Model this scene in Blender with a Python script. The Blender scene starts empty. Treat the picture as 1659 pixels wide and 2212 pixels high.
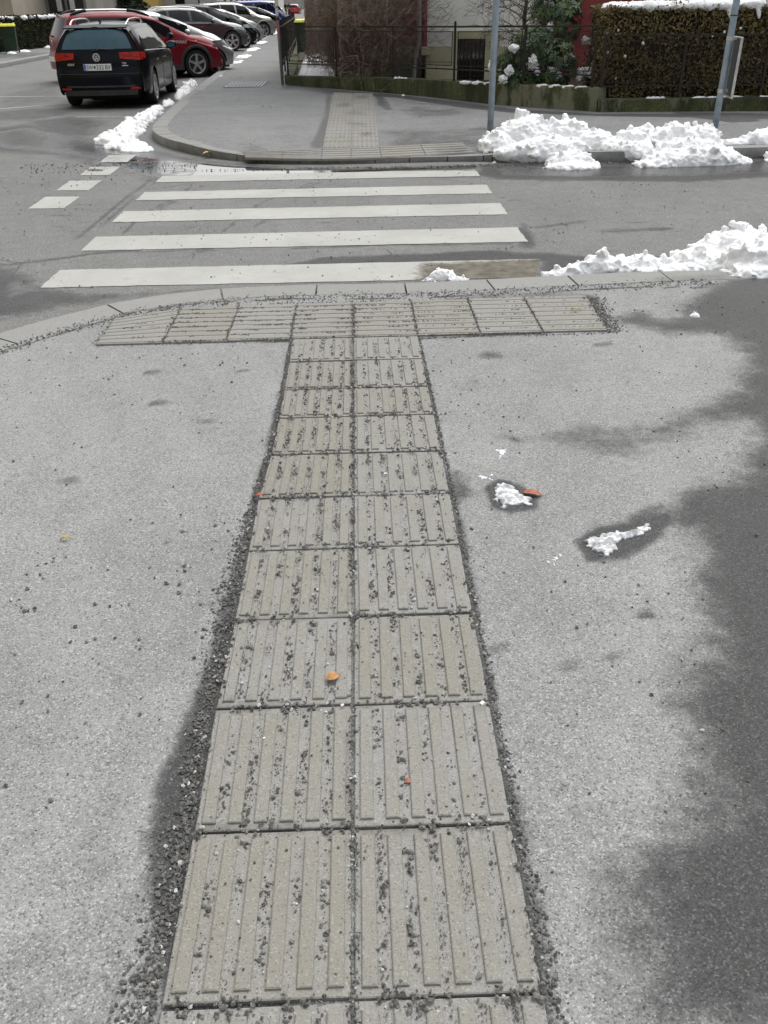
import bpy, bmesh, math, random
import numpy as np
from mathutils import Vector, Matrix, noise
random.seed(7); rng = np.random.default_rng(11)
SC = bpy.context.scene; COL = SC.collection
R_ = math.radians
# ------------------------------------------------------------------ camera
HZ = 1.75                                   # eye height over the road
F, YH, VX, PX = 1830.0, 3.0, 880.0, 763.0   # focal (px of a 1659x2212 frame), horizon row, vertical vanishing column, path column
CX, CY = 829.5, 1106.0
_d = np.array([VX-CX, F*F/(CY-YH), F]); _d /= np.linalg.norm(_d)
_yy = -((PX-CX)*_d[0]+F*_d[2])/_d[1]
_Y = np.array([PX-CX, _yy, F]); _Y /= np.linalg.norm(_Y)
_X = np.cross(_Y, -_d)
RM = np.array([_X, _Y, -_d])
def gp(x, y, z=0.0):                        # ground point seen at a place of the photo
    v = RM@np.array([x-CX, y-CY, F]); t = (z-HZ)/v[2]
    return float(v[0]*t), float(v[1]*t)
def at(x, y, Y):
    v = RM@np.array([x-CX, y-CY, F]); t = Y/v[1]
    return float(v[0]*t), Y, float(HZ+v[2]*t)
cd = bpy.data.cameras.new('camera'); cam = bpy.data.objects.new('camera', cd); COL.objects.link(cam)
cd.sensor_fit = 'VERTICAL'; cd.sensor_height = 36; cd.lens = F/2212*36; cd.clip_start = 0.05; cd.clip_end = 2000
M3 = Matrix([[RM[i][0], -RM[i][1], -RM[i][2]] for i in range(3)])
cam.matrix_world = Matrix.Translation((0, 0, HZ)) @ M3.to_4x4()
SC.camera = cam
# ------------------------------------------------------------------ light
w = bpy.data.worlds.new('World'); SC.world = w; w.use_nodes = True
nt = w.node_tree; bg = nt.nodes['Background']
sky = nt.nodes.new('ShaderNodeTexSky'); sky.sky_type = 'NISHITA'; sky.sun_disc = False
sky.sun_elevation = R_(58); sky.sun_rotation = R_(30); sky.air_density = 1.6; sky.dust_density = 5; sky.ozone_density = 1.5
hs = nt.nodes.new('ShaderNodeHueSaturation'); hs.inputs['Saturation'].default_value = 0.22
nt.links.new(sky.outputs[0], hs.inputs['Color']); nt.links.new(hs.outputs[0], bg.inputs[0]); bg.inputs[1].default_value = 0.15
ld = bpy.data.lights.new('sun', 'SUN'); ld.energy = 0.9; ld.angle = R_(60); ld.color = (1, .985, .96)
sun = bpy.data.objects.new('sun', ld); COL.objects.link(sun)
sun.rotation_euler = (R_(32), 0, R_(150))
SC.view_settings.view_transform = 'Standard'; SC.view_settings.look = 'None'; SC.view_settings.gamma = 1
SC.view_settings.exposure = 0.48
# ------------------------------------------------------------------ helpers
def tag(o, label=None, cat=None, group=None, kind=None):
    if label: o['label'] = label
    if cat: o['category'] = cat
    if group: o['group'] = group
    if kind: o['kind'] = kind
    return o
def empty(name, loc=(0, 0, 0), rz=0.0):
    o = bpy.data.objects.new(name, None); o.location = loc; o.rotation_euler = (0, 0, rz); o.empty_display_size = .2
    COL.objects.link(o); return o
def mesh(name, V, Fc, mat=None, parent=None, smooth=False, loc=None):
    me = bpy.data.meshes.new(name); me.from_pydata([tuple(map(float, v)) for v in V], [], [tuple(map(int, f)) for f in Fc])
    me.update()
    if mat: me.materials.append(mat)
    if smooth: me.polygons.foreach_set('use_smooth', [True]*len(me.polygons))
    o = bpy.data.objects.new(name, me); COL.objects.link(o)
    if parent: o.parent = parent
    if loc: o.location = loc
    return o
def npmesh(name, V, Fc, mat=None, parent=None, smooth=False):   # big meshes from numpy, all faces same size
    V = np.asarray(V, np.float32); Fc = np.asarray(Fc, np.int32); k = Fc.shape[1]
    me = bpy.data.meshes.new(name); me.vertices.add(len(V)); me.vertices.foreach_set('co', V.ravel())
    me.loops.add(Fc.size); me.loops.foreach_set('vertex_index', Fc.ravel())
    me.polygons.add(len(Fc)); me.polygons.foreach_set('loop_start', np.arange(0, Fc.size, k, dtype=np.int32))
    me.polygons.foreach_set('use_smooth', np.full(len(Fc), smooth))
    me.update(calc_edges=True); me.validate()
    if mat: me.materials.append(mat)
    o = bpy.data.objects.new(name, me); COL.objects.link(o)
    if parent: o.parent = parent
    return o
class MB:
    def __init__(s): s.v = []; s.f = []
    def add(s, V, Fc):
        n = len(s.v); s.v += [tuple(v) for v in V]; s.f += [tuple(i+n for i in f) for f in Fc]; return s
    def box(s, x0, x1, y0, y1, z0, z1, b=0.0):
        if b <= 0:
            V = [(x, y, z) for z in (z0, z1) for y in (y0, y1) for x in (x0, x1)]
            return s.add(V, [(0, 2, 3, 1), (4, 5, 7, 6), (0, 1, 5, 4), (2, 6, 7, 3), (0, 4, 6, 2), (1, 3, 7, 5)])
        V = []
        for z, k in ((z0, b), (z0+b, 0), (z1-b, 0), (z1, b)):
            for (x, y) in ((x0+k+b*.0, y0+k), (x1-k, y0+k), (x1-k, y1-k), (x0+k, y1-k)): V.append((x, y, z))
        Fc = [(3, 2, 1, 0), (12, 13, 14, 15)]
        for l in range(3):
            for i in range(4): a = l*4+i; c = l*4+(i+1) % 4; Fc.append((a, c, c+4, a+4))
        return s.add(V, Fc)
    def bar(s, p, q, wx, wy, up=(0, 0, 1)):     # box beam from p to q
        p, q = Vector(p), Vector(q); d = (q-p).normalized(); u = Vector(up)
        if abs(d.dot(u)) > .99: u = Vector((0, 1, 0))
        a = d.cross(u).normalized(); c = a.cross(d)
        V = [e+a*sx*wx/2+c*sy*wy/2 for e in (p, q) for sx, sy in ((-1, -1), (1, -1), (1, 1), (-1, 1))]
        return s.add(V, [(0, 1, 2, 3)[::-1], (4, 5, 6, 7), (0, 1, 5, 4), (1, 2, 6, 5), (2, 3, 7, 6), (3, 0, 4, 7)])
    def tube(s, pts, rad, n=8, cap=True):
        pts = [Vector(p) for p in pts]; rr = rad if hasattr(rad, '__len__') else [rad]*len(pts); base = len(s.v)
        u = None
        for i, p in enumerate(pts):
            d = (pts[min(i+1, len(pts)-1)]-pts[max(i-1, 0)]).normalized()
            if u is None: u = d.orthogonal().normalized()
            else: u = (u-d*u.dot(d)); u = u.normalized() if u.length > 1e-6 else d.orthogonal().normalized()
            c = d.cross(u)
            for k in range(n):
                t = 2*math.pi*k/n; s.v.append(tuple(p+(u*math.cos(t)+c*math.sin(t))*rr[i]))
        for i in range(len(pts)-1):
            for k in range(n):
                a = base+i*n+k; b = base+i*n+(k+1) % n; s.f.append((a, b, b+n, a+n))
        if cap: s.f.append(tuple(base+k for k in range(n))[::-1]); s.f.append(tuple(base+(len(pts)-1)*n+k for k in range(n)))
        return s
    def lathe_x(s, prof, n=40, x0=0, y0=0, z0=0):  # prof (x, r) turned about the x axis
        base = len(s.v)
        for (x, r) in prof:
            for k in range(n): t = 2*math.pi*k/n; s.v.append((x0+x, y0+r*math.cos(t), z0+r*math.sin(t)))
        for i in range(len(prof)-1):
            for k in range(n):
                a = base+i*n+k; b = base+i*n+(k+1) % n; s.f.append((a, b, b+n, a+n))
        return s
    def xf(s, M):
        s.v = [tuple(M@Vector(v)) for v in s.v]; return s
    def build(s, name, mat=None, parent=None, smooth=False):
        return mesh(name, s.v, s.f, mat, parent, smooth)
def text_fit(body, x0, x1, z0, z1, y, mat, name, parent, depth=.001, bold=.0):
    o = text_mesh(body, 1.0, mat, name, parent, Matrix.Identity(4), .0, bold); me = o.data; xs_ = [v.co.x for v in me.vertices]; ys_ = [v.co.y for v in me.vertices]; a, b, c, d = min(xs_), max(xs_), min(ys_), max(ys_)
    for v in me.vertices: v.co = (x0+(v.co.x-a)/(b-a)*(x1-x0), y-(depth if v.co.z > -1 else 0), z0+(v.co.y-c)/(d-c)*(z1-z0))
    return o
def text_mesh(body, size, mat, name, parent, M, depth=.002, bold=0.0):
    cu = bpy.data.curves.new('t', 'FONT'); cu.body = body; cu.size = size; cu.align_x = 'CENTER'; cu.align_y = 'CENTER'
    cu.extrude = depth; cu.offset = bold
    o = bpy.data.objects.new('t', cu); COL.objects.link(o)
    dg = bpy.context.evaluated_depsgraph_get(); me = bpy.data.meshes.new_from_object(o.evaluated_get(dg))
    bpy.data.objects.remove(o); me.transform(M); me.materials.clear(); me.materials.append(mat)
    r = bpy.data.objects.new(name, me); COL.objects.link(r); r.parent = parent; return r
# ------------------------------------------------------------------ materials
def mat_new(name):
    m = bpy.data.materials.new(name); m.use_nodes = True; return m, m.node_tree, m.node_tree.nodes['Principled BSDF']
class N:
    def __init__(s, nt): s.nt = nt
    def __call__(s, typ, ins=None, **kw):
        n = s.nt.nodes.new('ShaderNode'+typ)
        for k, v in kw.items(): setattr(n, k, v)
        for k, v in (ins or {}).items():
            i = n.inputs[k]
            if isinstance(v, bpy.types.NodeSocket): s.nt.links.new(v, i)
            else: i.default_value = v
        return n
    def noise(s, co, scale, det=3, rough=.55): return s('TexNoise', {'Vector': co, 'Scale': scale, 'Detail': det, 'Roughness': rough}).outputs[0]
    def ramp(s, fac, stops, mode='LINEAR'):
        n = s.nt.nodes.new('ShaderNodeValToRGB'); n.color_ramp.interpolation = mode
        e = n.color_ramp.elements
        while len(e) < len(stops): e.new(.5)
        for i, (p, c) in enumerate(stops): e[i].position = p; e[i].color = (c, c, c, 1) if not hasattr(c, '__len__') else (*c, 1)
        s.nt.links.new(fac, n.inputs[0]); return n.outputs[0]
    def mix(s, fac, a, b, blend='MIX'):
        n = s.nt.nodes.new('ShaderNodeMix'); n.data_type = 'RGBA'; n.blend_type = blend
        for sock, v in ((n.inputs[0], fac), (n.inputs[6], a), (n.inputs[7], b)):
            if isinstance(v, bpy.types.NodeSocket): s.nt.links.new(v, sock)
            elif hasattr(v, '__len__'): sock.default_value = (*v, 1)
            else: sock.default_value = v
        return n.outputs[2]
    def m(s, op, a, b=0.0, c=0.0):
        n = s.nt.nodes.new('ShaderNodeMath'); n.operation = op
        for i, v in enumerate((a, b, c)):
            if isinstance(v, bpy.types.NodeSocket): s.nt.links.new(v, n.inputs[i])
            else: n.inputs[i].default_value = v
        return n.outputs[0]
    def bump(s, h, dist, st=1.0): return s('Bump', {'Height': h, 'Distance': dist, 'Strength': st}).outputs[0]
def sv(bs, nt, key, v):
    if isinstance(v, bpy.types.NodeSocket): nt.links.new(v, bs.inputs[key])
    else: bs.inputs[key].default_value = (*v, 1) if hasattr(v, '__len__') and len(v) == 3 else v
def pm(name, col, rough=.6, metal=0.0, var=.15, scale=6, bump=0.0, bscale=60, coat=0.0, ior=1.45, col2=None, thr=(.35, .65)):
    m, nt, bs = mat_new(name); n = N(nt); co = n('TexCoord').outputs['Object']
    a = n.noise(co, scale, 5, .6)
    c2 = col2 if col2 else tuple(min(1, c*(1+var)) for c in col); c1 = tuple(c*(1-var) for c in col) if not col2 else col
    sv(bs, nt, 'Base Color', n.ramp(a, [(thr[0], c1), (thr[1], c2)]))
    sv(bs, nt, 'Roughness', n.m('MULTIPLY_ADD', a, .2, rough-.1) if rough > .15 else rough)
    bs.inputs['Metallic'].default_value = metal; bs.inputs['IOR'].default_value = ior
    if coat: bs.inputs['Coat Weight'].default_value = coat; bs.inputs['Coat Roughness'].default_value = .04
    if bump: sv(bs, nt, 'Normal', n.bump(n.noise(co, bscale, 4), bump))
    return m
def asphalt(name, dry, wetc, grain=170, warm=(1, 1, .985), speck=.55, contrast=.3, wsc=5.0, crack=.56):
    m, nt, bs = mat_new(name); n = N(nt); co = n('TexCoord').outputs['Object']
    wet = n('Attribute', attribute_name='wet').outputs['Fac']; wat = n('Attribute', attribute_name='water').outputs['Fac']
    big = n.noise(co, .9, 4, .6); mid = n.noise(co, 7, 4, .65); fine = n.noise(co, grain, 2, .6)
    vo = n('TexVoronoi', {'Vector': co, 'Scale': grain*.8, 'Randomness': 1.0}); cell = n('SeparateColor', {'Color': vo.outputs['Color']}).outputs[0]
    g = n.m('ADD', n.m('MULTIPLY', fine, .5), n.m('MULTIPLY', cell, .5))
    d0 = tuple(dry*(1-contrast)*k for k in warm); d1 = tuple(dry*(1+contrast)*k for k in warm)
    dc = n.ramp(g, [(.22, d0), (.78, d1)])
    var = n.m('MULTIPLY_ADD', big, .5, n.m('MULTIPLY_ADD', mid, .4, .55))
    dc = n.mix(1.0, dc, n('CombineColor', {0: var, 1: var, 2: var}).outputs[0], 'MULTIPLY')
    spk = n.ramp(cell, [(.9, 0.0), (.94, 1.0)])
    dc = n.mix(n.m('MULTIPLY', spk, speck*.5), dc, (.52, .52, .5))
    salt = n.ramp(n.noise(co, 1.7, 8, .75), [(.50, 0.0), (.68, 1.0)]); dc = n.mix(n.m('MULTIPLY', salt, .22), dc, tuple(min(1, dry*1.45*k) for k in warm))
    cr = n('TexVoronoi', {'Vector': n.mix(.12, co, n('TexNoise', {'Vector': co, 'Scale': 3.0, 'Detail': 5.0}).outputs[1]), 'Scale': .9}, feature='DISTANCE_TO_EDGE'); crk = n.m('MULTIPLY', n.ramp(cr.outputs['Distance'], [(.002, 1.0), (.006, 0.0)]), n.ramp(n.noise(co, .55, 2), [(crack, 0.0), (crack+.05, 1.0)]))
    dc = n.mix(n.m('MULTIPLY', crk, .75), dc, tuple(dry*.25*k for k in warm))
    drk = n.ramp(cell, [(.06, 1.0), (.1, 0.0)])
    dc = n.mix(n.m('MULTIPLY', drk, speck*.8), dc, tuple(dry*.4*k for k in warm))
    wc = n.ramp(g, [(.25, wetc*.7), (.8, wetc*1.6)]); wc = n.mix(n.m('MULTIPLY', spk, speck*.35), wc, (.22, .22, .21))
    e = n.m('ADD', wet, n.m('MULTIPLY_ADD', n.noise(co, wsc, 8, .74), 1.5, -.75)); e = n.m('ADD', e, n.m('MULTIPLY_ADD', fine, .35, -.175))
    wm = n.ramp(e, [(.22, 0.0), (.42, .36), (.60, .80), (.82, 1.0)])
    ew = n.m('ADD', wat, n.m('MULTIPLY_ADD', n.noise(co, 6, 5, .7), .35, -.175)); pmk = n.ramp(ew, [(.35, 0.0), (.55, .52), (.80, .68), (.9, 1.0)])
    c = n.mix(wm, dc, wc); c = n.mix(n.m('MULTIPLY', pmk, .7), c, (.03, .032, .034))
    sv(bs, nt, 'Base Color', c)
    r = n.m('SUBTRACT', .88, n.m('MULTIPLY', wm, .42)); r = n.m('MULTIPLY', r, n.m('SUBTRACT', 1.0, n.m('MULTIPLY', pmk, .97)))
    sv(bs, nt, 'Roughness', r); sv(bs, nt, 'Coat Weight', n.ramp(pmk, [(.55, 0.0), (.95, 1.0)])); bs.inputs['Coat Roughness'].default_value = .03; sv(bs, nt, 'IOR', n.m('MULTIPLY_ADD', pmk, .25, 1.45)); sv(bs, nt, 'Specular IOR Level', n.m('MULTIPLY_ADD', pmk, .38, .12))
    h = n.m('ADD', n.m('MULTIPLY', vo.outputs['Distance'], -.6), fine); h = n.m('MULTIPLY', h, n.m('SUBTRACT', 1.0, n.m('MULTIPLY', pmk, .99)))
    sv(bs, nt, 'Normal', n.bump(h, .0022, .8))
    return m
M = {}
M['road'] = asphalt('road_asphalt', .168, .05, 190, (.99, 1, .972), .45, .22, 4.0)
M['walk'] = asphalt('sidewalk_asphalt', .245, .055, 300, (.988, 1, .985), .8, .30, 5.0, .9)
M['walkfar'] = asphalt('far_sidewalk_asphalt', .20, .075, 110, (.985, 1, .99), .35, .15, 3.4)
def concrete(name, col, tint, wetc=.35):
    m, nt, bs = mat_new(name); n = N(nt); co = n('TexCoord').outputs['Object']
    g = n.noise(co, 230, 2, .6); md = n.noise(co, 9, 5, .65); lg = n.noise(co, 2.2, 3)
    wet = n('Attribute', attribute_name='wet').outputs['Fac']; tn = n('Attribute', attribute_name='tint').outputs['Fac']
    c = n.ramp(g, [(.3, tuple(k*.8 for k in col)), (.7, tuple(min(1, k*1.18) for k in col))])
    c = n.mix(n.m('MULTIPLY', n.ramp(md, [(.4, 0.0), (.7, 1.0)]), .45), c, tint)
    c = n.mix(n.m('MULTIPLY', tn, .5), c, tint)
    sp = n('TexVoronoi', {'Vector': co, 'Scale': 270.0}); sc_ = n('SeparateColor', {'Color': sp.outputs['Color']}).outputs[0]
    c = n.mix(n.m('MULTIPLY', n.ramp(sc_, [(.9, 0.0), (.95, 1.0)]), .2), c, (.5, .5, .47))
    c = n.mix(n.m('MULTIPLY', n.ramp(sc_, [(.05, 1.0), (.1, 0.0)]), .5), c, tuple(k*.4 for k in col))
    wn = n.ramp(n.m('ADD', wet, n.m('MULTIPLY_ADD', n.noise(co, 11, 8, .75), 1.3, -.65)), [(.34, 0.0), (.85, .85)])
    c = n.mix(wn, c, tuple(k*wetc for k in tint))
    sv(bs, nt, 'Base Color', c); sv(bs, nt, 'Roughness', n.m('SUBTRACT', .9, n.m('MULTIPLY', wn, .35)))
    sv(bs, nt, 'Normal', n.bump(n.m('ADD', g, n.m('MULTIPLY', md, .6)), .0018, .7)); return m
M['tile'] = concrete('tactile_concrete', (.25, .25, .24), (.20, .187, .15))
M['granite'] = concrete('granite_kerb', (.245, .245, .238), (.205, .205, .19), .3)
def paint():
    m, nt, bs = mat_new('worn_road_paint'); n = N(nt); co = n('TexCoord').outputs['Object']
    g = n.noise(co, 160, 2); md = n.noise(co, 14, 6, .7); lg = n.noise(co, 1.6, 4, .6)
    dirt = n('Attribute', attribute_name='wet').outputs['Fac']
    c = n.ramp(lg, [(.3, (.305, .305, .285)), (.7, (.385, .385, .36))])
    c = n.mix(n.m('MULTIPLY', n.ramp(md, [(.45, 0.0), (.7, 1.0)]), .5), c, (.30, .30, .28))
    chip = n.ramp(n.m('ADD', n.noise(co, 7, 8, .75), n.m('MULTIPLY', g, .35)), [(.79, 0.0), (.84, .75)])
    c = n.mix(chip, c, (.2, .2, .19))
    dm = n.ramp(n.m('ADD', dirt, n.m('MULTIPLY_ADD', md, .9, -.45)), [(.35, 0.0), (.7, 1.0)])
    c = n.mix(dm, c, n.ramp(n.noise(co, 9, 4), [(.35, (.045, .036, .022)), (.65, (.125, .11, .08))]))
    sv(bs, nt, 'Base Color', c); bs.inputs['Roughness'].default_value = .75
    sv(bs, nt, 'Normal', n.bump(g, .0015, .6)); return m
M['paint'] = paint()
def snowmat():
    m, nt, bs = mat_new('snow'); n = N(nt); co = n('TexCoord').outputs['Object']
    a = n.noise(co, 5, 5, .65); b = n.noise(co, 60, 4, .7)
    c = n.ramp(a, [(.3, (.82, .83, .845)), (.6, (.91, .915, .92))])
    vo = n('TexVoronoi', {'Vector': co, 'Scale': 38.0}); sc_ = n('SeparateColor', {'Color': vo.outputs['Color']}).outputs[0]
    z = n('SeparateXYZ', {'Vector': co}).outputs[2]
    spot = n.m('MULTIPLY', n.ramp(vo.outputs['Distance'], [(.1, 1.0), (.2, 0.0)]), n.ramp(sc_, [(.93, 0.0), (.95, 1.0)]))
    c = n.mix(n.m('MULTIPLY', spot, .7), c, (.22, .21, .19)); c = n.mix(n.m('MULTIPLY', n.ramp(n.noise(co, 3.5, 6, .7), [(.54, 0.0), (.74, 1.0)]), .22), c, (.50, .50, .48))
    sv(bs, nt, 'Base Color', c); bs.inputs['Roughness'].default_value = .7
    bs.inputs['Subsurface Weight'].default_value = .0
    sv(bs, nt, 'Normal', n.bump(b, .012, .6)); return m
M['snow'] = snowmat()
M['slush'] = pm('melting_slush', (.30, .31, .32), .35, scale=42, col2=(.80, .81, .83), bump=.008, bscale=70, thr=(.42, .64))
M['ice'] = pm('melting_ice_snow', (.62, .65, .68), .3, var=.3, scale=30, bump=.004, bscale=60)
M['grit'] = pm('grit_stone', (.028, .029, .029), .8, scale=90, col2=(.19, .185, .17), bump=.001, bscale=300)
M['gritlight'] = pm('pale_grit_stone', (.42, .42, .40), .8, var=.2, scale=40)
def mossy():
    m, nt, bs = mat_new('mossy_concrete'); n = N(nt); tc = n('TexCoord'); co = tc.outputs['Object']
    mp = n('Mapping', {'Vector': co, 'Scale': (1, 1, .35)}).outputs[0]
    a = n.noise(mp, 3.2, 6, .7); b = n.noise(co, 35, 4, .7)
    c = n.ramp(b, [(.35, (.034, .042, .016)), (.65, (.13, .14, .055))])
    g = n.ramp(n.noise(mp, 2.1, 5, .6), [(.4, 0.0), (.6, 1.0)]); c = n.mix(n.m('MULTIPLY', g, .75), c, (.014, .019, .007))
    xw = n('SeparateXYZ', {'Vector': co}).outputs[0]; near_ = n.m('MULTIPLY', n.ramp(n.m('MULTIPLY', xw, .1), [(.2, 0.0), (.29, 1.0)]), n.ramp(n.m('MULTIPLY', xw, .1), [(.41, 1.0), (.45, 0.25)]))
    pale = n.ramp(n.m('ADD', a, n.m('MULTIPLY', near_, .13)), [(.58, 0.0), (.68, 1.0)]); c = n.mix(n.m('MULTIPLY', pale, .75), c, (.21, .21, .15))
    sv(bs, nt, 'Base Color', c); bs.inputs['Roughness'].default_value = .9
    sv(bs, nt, 'Normal', n.bump(n.m('ADD', a, b), .02, .7)); return m
M['moss'] = mossy()
M['iron'] = pm('rusty_dark_iron', (.012, .010, .008), .7, scale=20, col2=(.028, .020, .015))
M['galv'] = pm('weathered_blue_grey_galvanised_steel', (.20, .26, .31), .5, metal=.1, scale=7, col2=(.33, .39, .44), bump=.002, bscale=30)
M['galv2'] = pm('grey_galvanised_steel', (.22, .235, .24), .45, metal=.4, scale=9, col2=(.34, .35, .35))
M['alu'] = pm('aluminium_frame', (.48, .48, .46), .4, metal=.4, var=.12, scale=12)
M['backplate'] = pm('grey_sign_back', (.07, .075, .08), .5, var=.15)
M['redwall'] = pm('weathered_red_render', (.21, .035, .04), .9, scale=1.6, col2=(.30, .065, .065), bump=.006, bscale=40)
M['redtrim'] = pm('dark_pink_trim', (.22, .02, .06), .8, var=.15)
M['cream'] = pm('cream_render', (.78, .77, .71), .9, scale=1.2, col2=(.88, .87, .83), bump=.005, bscale=50)
M['base'] = pm('yellow_plinth_render', (.44, .42, .25), .9, scale=1.5, col2=(.60, .57, .40), bump=.006, bscale=40)
M['yellow'] = pm('yellow_render', (.58, .42, .12), .9, scale=.8, col2=(.68, .50, .18))
M['greywall'] = pm('grey_brown_render', (.15, .15, .13), .9, scale=.5, col2=(.24, .235, .205))
M['beigewall'] = pm('beige_render', (.36, .32, .26), .9, scale=.8, col2=(.45, .41, .34))
M['palewall'] = pm('pale_render', (.42, .41, .38), .9, scale=.5, col2=(.52, .51, .48))
M['darkdoor'] = pm('dark_door_boards', (.025, .022, .02), .6, var=.3, scale=8)
M['winglass'] = pm('dark_window_glass', (.012, .013, .015), .05, var=.1, ior=1.6)
M['soil'] = pm('garden_soil', (.035, .028, .02), .95, scale=8, col2=(.09, .075, .05), bump=.02, bscale=25)
M['bark'] = pm('brown_twig_bark', (.085, .064, .05), .9, scale=5, col2=(.34, .26, .20))
M['bark2'] = pm('grey_brown_branch_bark', (.055, .045, .04), .9, scale=5, col2=(.14, .12, .10))
M['rhodo'] = pm('rhododendron_leaf', (.018, .046, .016), .5, scale=5.5, col2=(.12, .19, .05), thr=(.42, .78))
M['hedge'] = pm('brown_green_conifer_foliage', (.08, .064, .030), .9, scale=22, col2=(.31, .25, .105), thr=(.35, .68))
M['hedge2'] = pm('dark_green_hedge_foliage', (.016, .022, .010), .9, scale=9, col2=(.085, .09, .04), thr=(.35, .75))
M['hedgecore'] = pm('hedge_inner_dark', (.012, .010, .007), 1.0, var=.3)  # near-black brown for the solid core inside the leaves
M['conif'] = pm('dark_conifer_foliage', (.008, .014, .008), .9, scale=6, col2=(.03, .045, .02))
M['bingreen'] = pm('green_bin_plastic', (.007, .028, .013), .5, var=.25, scale=4)
M['binyellow'] = pm('yellow_bin_lid_plastic', (.62, .62, .04), .4, var=.1)
M['rubber'] = pm('tyre_rubber', (.012, .012, .012), .8, var=.3, scale=30)
M['rim'] = pm('alloy_rim', (.42, .42, .42), .35, metal=.7, var=.08)
M['blackplastic'] = pm('black_plastic', (.012, .012, .013), .5, var=.2)
M['darkplastic'] = pm('dark_grey_plastic_cladding', (.035, .035, .036), .7, var=.2)
M['under'] = pm('underbody', (.006, .006, .006), .9, var=.2)
M['glassdark'] = pm('tinted_car_glass', (.006, .008, .010), .05, var=.1, ior=1.42)
M['badge'] = pm('pale_chrome_sheen_grey', (.55, .55, .55), .3, var=.05)  # non-metal pale grey, bright chrome reflection put into the colour
M['glassrear'] = pm('tinted_rear_glass_sky_blue', (.03, .075, .10), .06, var=.1, ior=1.5)  # blue of the reflected sky put into the glass base colour
M['chrome'] = pm('chrome', (.7, .7, .7), .12, metal=1.0, var=.03)
M['whiteplate'] = pm('number_plate_white', (.72, .73, .72), .4, var=.03)
M['blue'] = pm('blue_band', (.02, .09, .45), .4, var=.05)
M['ink'] = pm('black_ink', (.01, .01, .01), .5, var=.05)
M['paper'] = pm('white_paper', (.6, .6, .58), .7, var=.05)
M['pink'] = pm('pink_sticker', (.5, .08, .12), .6, var=.2, scale=30)
M['orange'] = pm('orange_box', (.6, .28, .03), .6, var=.1)
M['lampclear'] = pm('clear_headlamp', (.35, .36, .37), .12, metal=.5, var=.2, scale=14)
M['lampamber'] = pm('amber_indicator', (.7, .35, .1), .3, var=.1)
def redlamp():
    m, nt, bs = mat_new('red_tail_lamp'); n = N(nt); co = n('TexCoord').outputs['Object']
    a = n.noise(n('Mapping', {'Vector': co, 'Scale': (1, 1, 6)}).outputs[0], 9, 2)
    sv(bs, nt, 'Base Color', n.ramp(a, [(.35, (.16, .003, .003)), (.65, (.48, .02, .014))]))
    bs.inputs['Roughness'].default_value = .25; bs.inputs['IOR'].default_value = 1.35; return m
M['redlamp'] = redlamp()
def carpaint(name, col, metal=.3, rough=.3): return pm(name, col, rough, metal=metal, var=.05, scale=3, coat=1.0)
M['pblack'] = pm('black_car_paint', (.003, .004, .007), .15, var=.05, ior=1.25)
M['pred'] = pm('dark_red_car_paint', (.17, .007, .016), .3, metal=.1, var=.05, ior=1.38)
M['psilver'] = carpaint('silver_car_paint', (.33, .34, .35), .6)
M['pdark'] = carpaint('dark_grey_car_paint', (.035, .037, .040), .4)
M['pbeige'] = carpaint('champagne_silver_car_paint', (.36, .355, .33), .5)
M['pblue'] = carpaint('deep_blue_car_paint', (.012, .03, .28), .1)
M['pwhite'] = carpaint('white_car_paint', (.6, .6, .6), 0)
M['pbright'] = carpaint('bright_red_car_paint', (.5, .02, .03), 0)
M['leafbrown'] = pm('brown_dead_leaf', (.28, .13, .045), .6, scale=60, col2=(.42, .21, .07))
M['leafred'] = pm('rusty_dead_leaf', (.27, .07, .035), .6, scale=60, col2=(.42, .14, .08))
M['leafyel'] = pm('yellow_dead_leaf', (.42, .30, .06), .6, scale=60, col2=(.55, .38, .09))
M['skin'] = pm('skin', (.45, .27, .2), .6, var=.05)
M['clothdark'] = pm('dark_cloth', (.015, .016, .02), .9, var=.2)
M['clothgrey'] = pm('grey_cloth', (.06, .06, .07), .9, var=.2)
M['hair'] = pm('dark_hair', (.012, .009, .007), .8, var=.2)
M['wood'] = pm('old_wood', (.12, .09, .06), .85, scale=8, col2=(.2, .16, .11))
M['slab'] = pm('joint_grout', (.03, .03, .028), .95, var=.4, scale=60)
#==BODY==
# ------------------------------------------------------------------ ground
def polyG(px, z): return np.array([gp(x, y, z) for x, y in px])
def pdist(P, poly):                         # signed distance to polygon (positive inside)
    x, y = P[:, 0], P[:, 1]; ins = np.zeros(len(P), bool); d = np.full(len(P), 1e9)
    n = len(poly)
    for i in range(n):
        a, b = poly[i], poly[(i+1) % n]; e = b-a; L = (e@e)+1e-12
        t = np.clip(((x-a[0])*e[0]+(y-a[1])*e[1])/L, 0, 1)
        d = np.minimum(d, np.hypot(x-a[0]-t*e[0], y-a[1]-t*e[1]))
        c = ((a[1] > y) != (b[1] > y)); xi = a[0]+(y-a[1])*e[0]/(e[1] if abs(e[1]) > 1e-9 else 1e-9)
        ins ^= c & (x < xi)
    return np.where(ins, d, -d)
def ldist(P, line):
    x, y = P[:, 0], P[:, 1]; d = np.full(len(P), 1e9)
    for a, b in zip(line[:-1], line[1:]):
        e = b-a; L = (e@e)+1e-12; t = np.clip(((x-a[0])*e[0]+(y-a[1])*e[1])/L, 0, 1)
        d = np.minimum(d, np.hypot(x-a[0]-t*e[0], y-a[1]-t*e[1]))
    return d
def field(P, polys=(), lines=(), z=0.0):
    f = np.zeros(len(P))
    for px, soft, s in polys: f = np.maximum(f, s*np.clip(.5+pdist(P, polyG(px, z))/soft, 0, 1))
    for px, wd, s in lines: f = np.maximum(f, s*np.clip(1.3-ldist(P, polyG(px, z))/wd, 0, 1))
    return f
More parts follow.
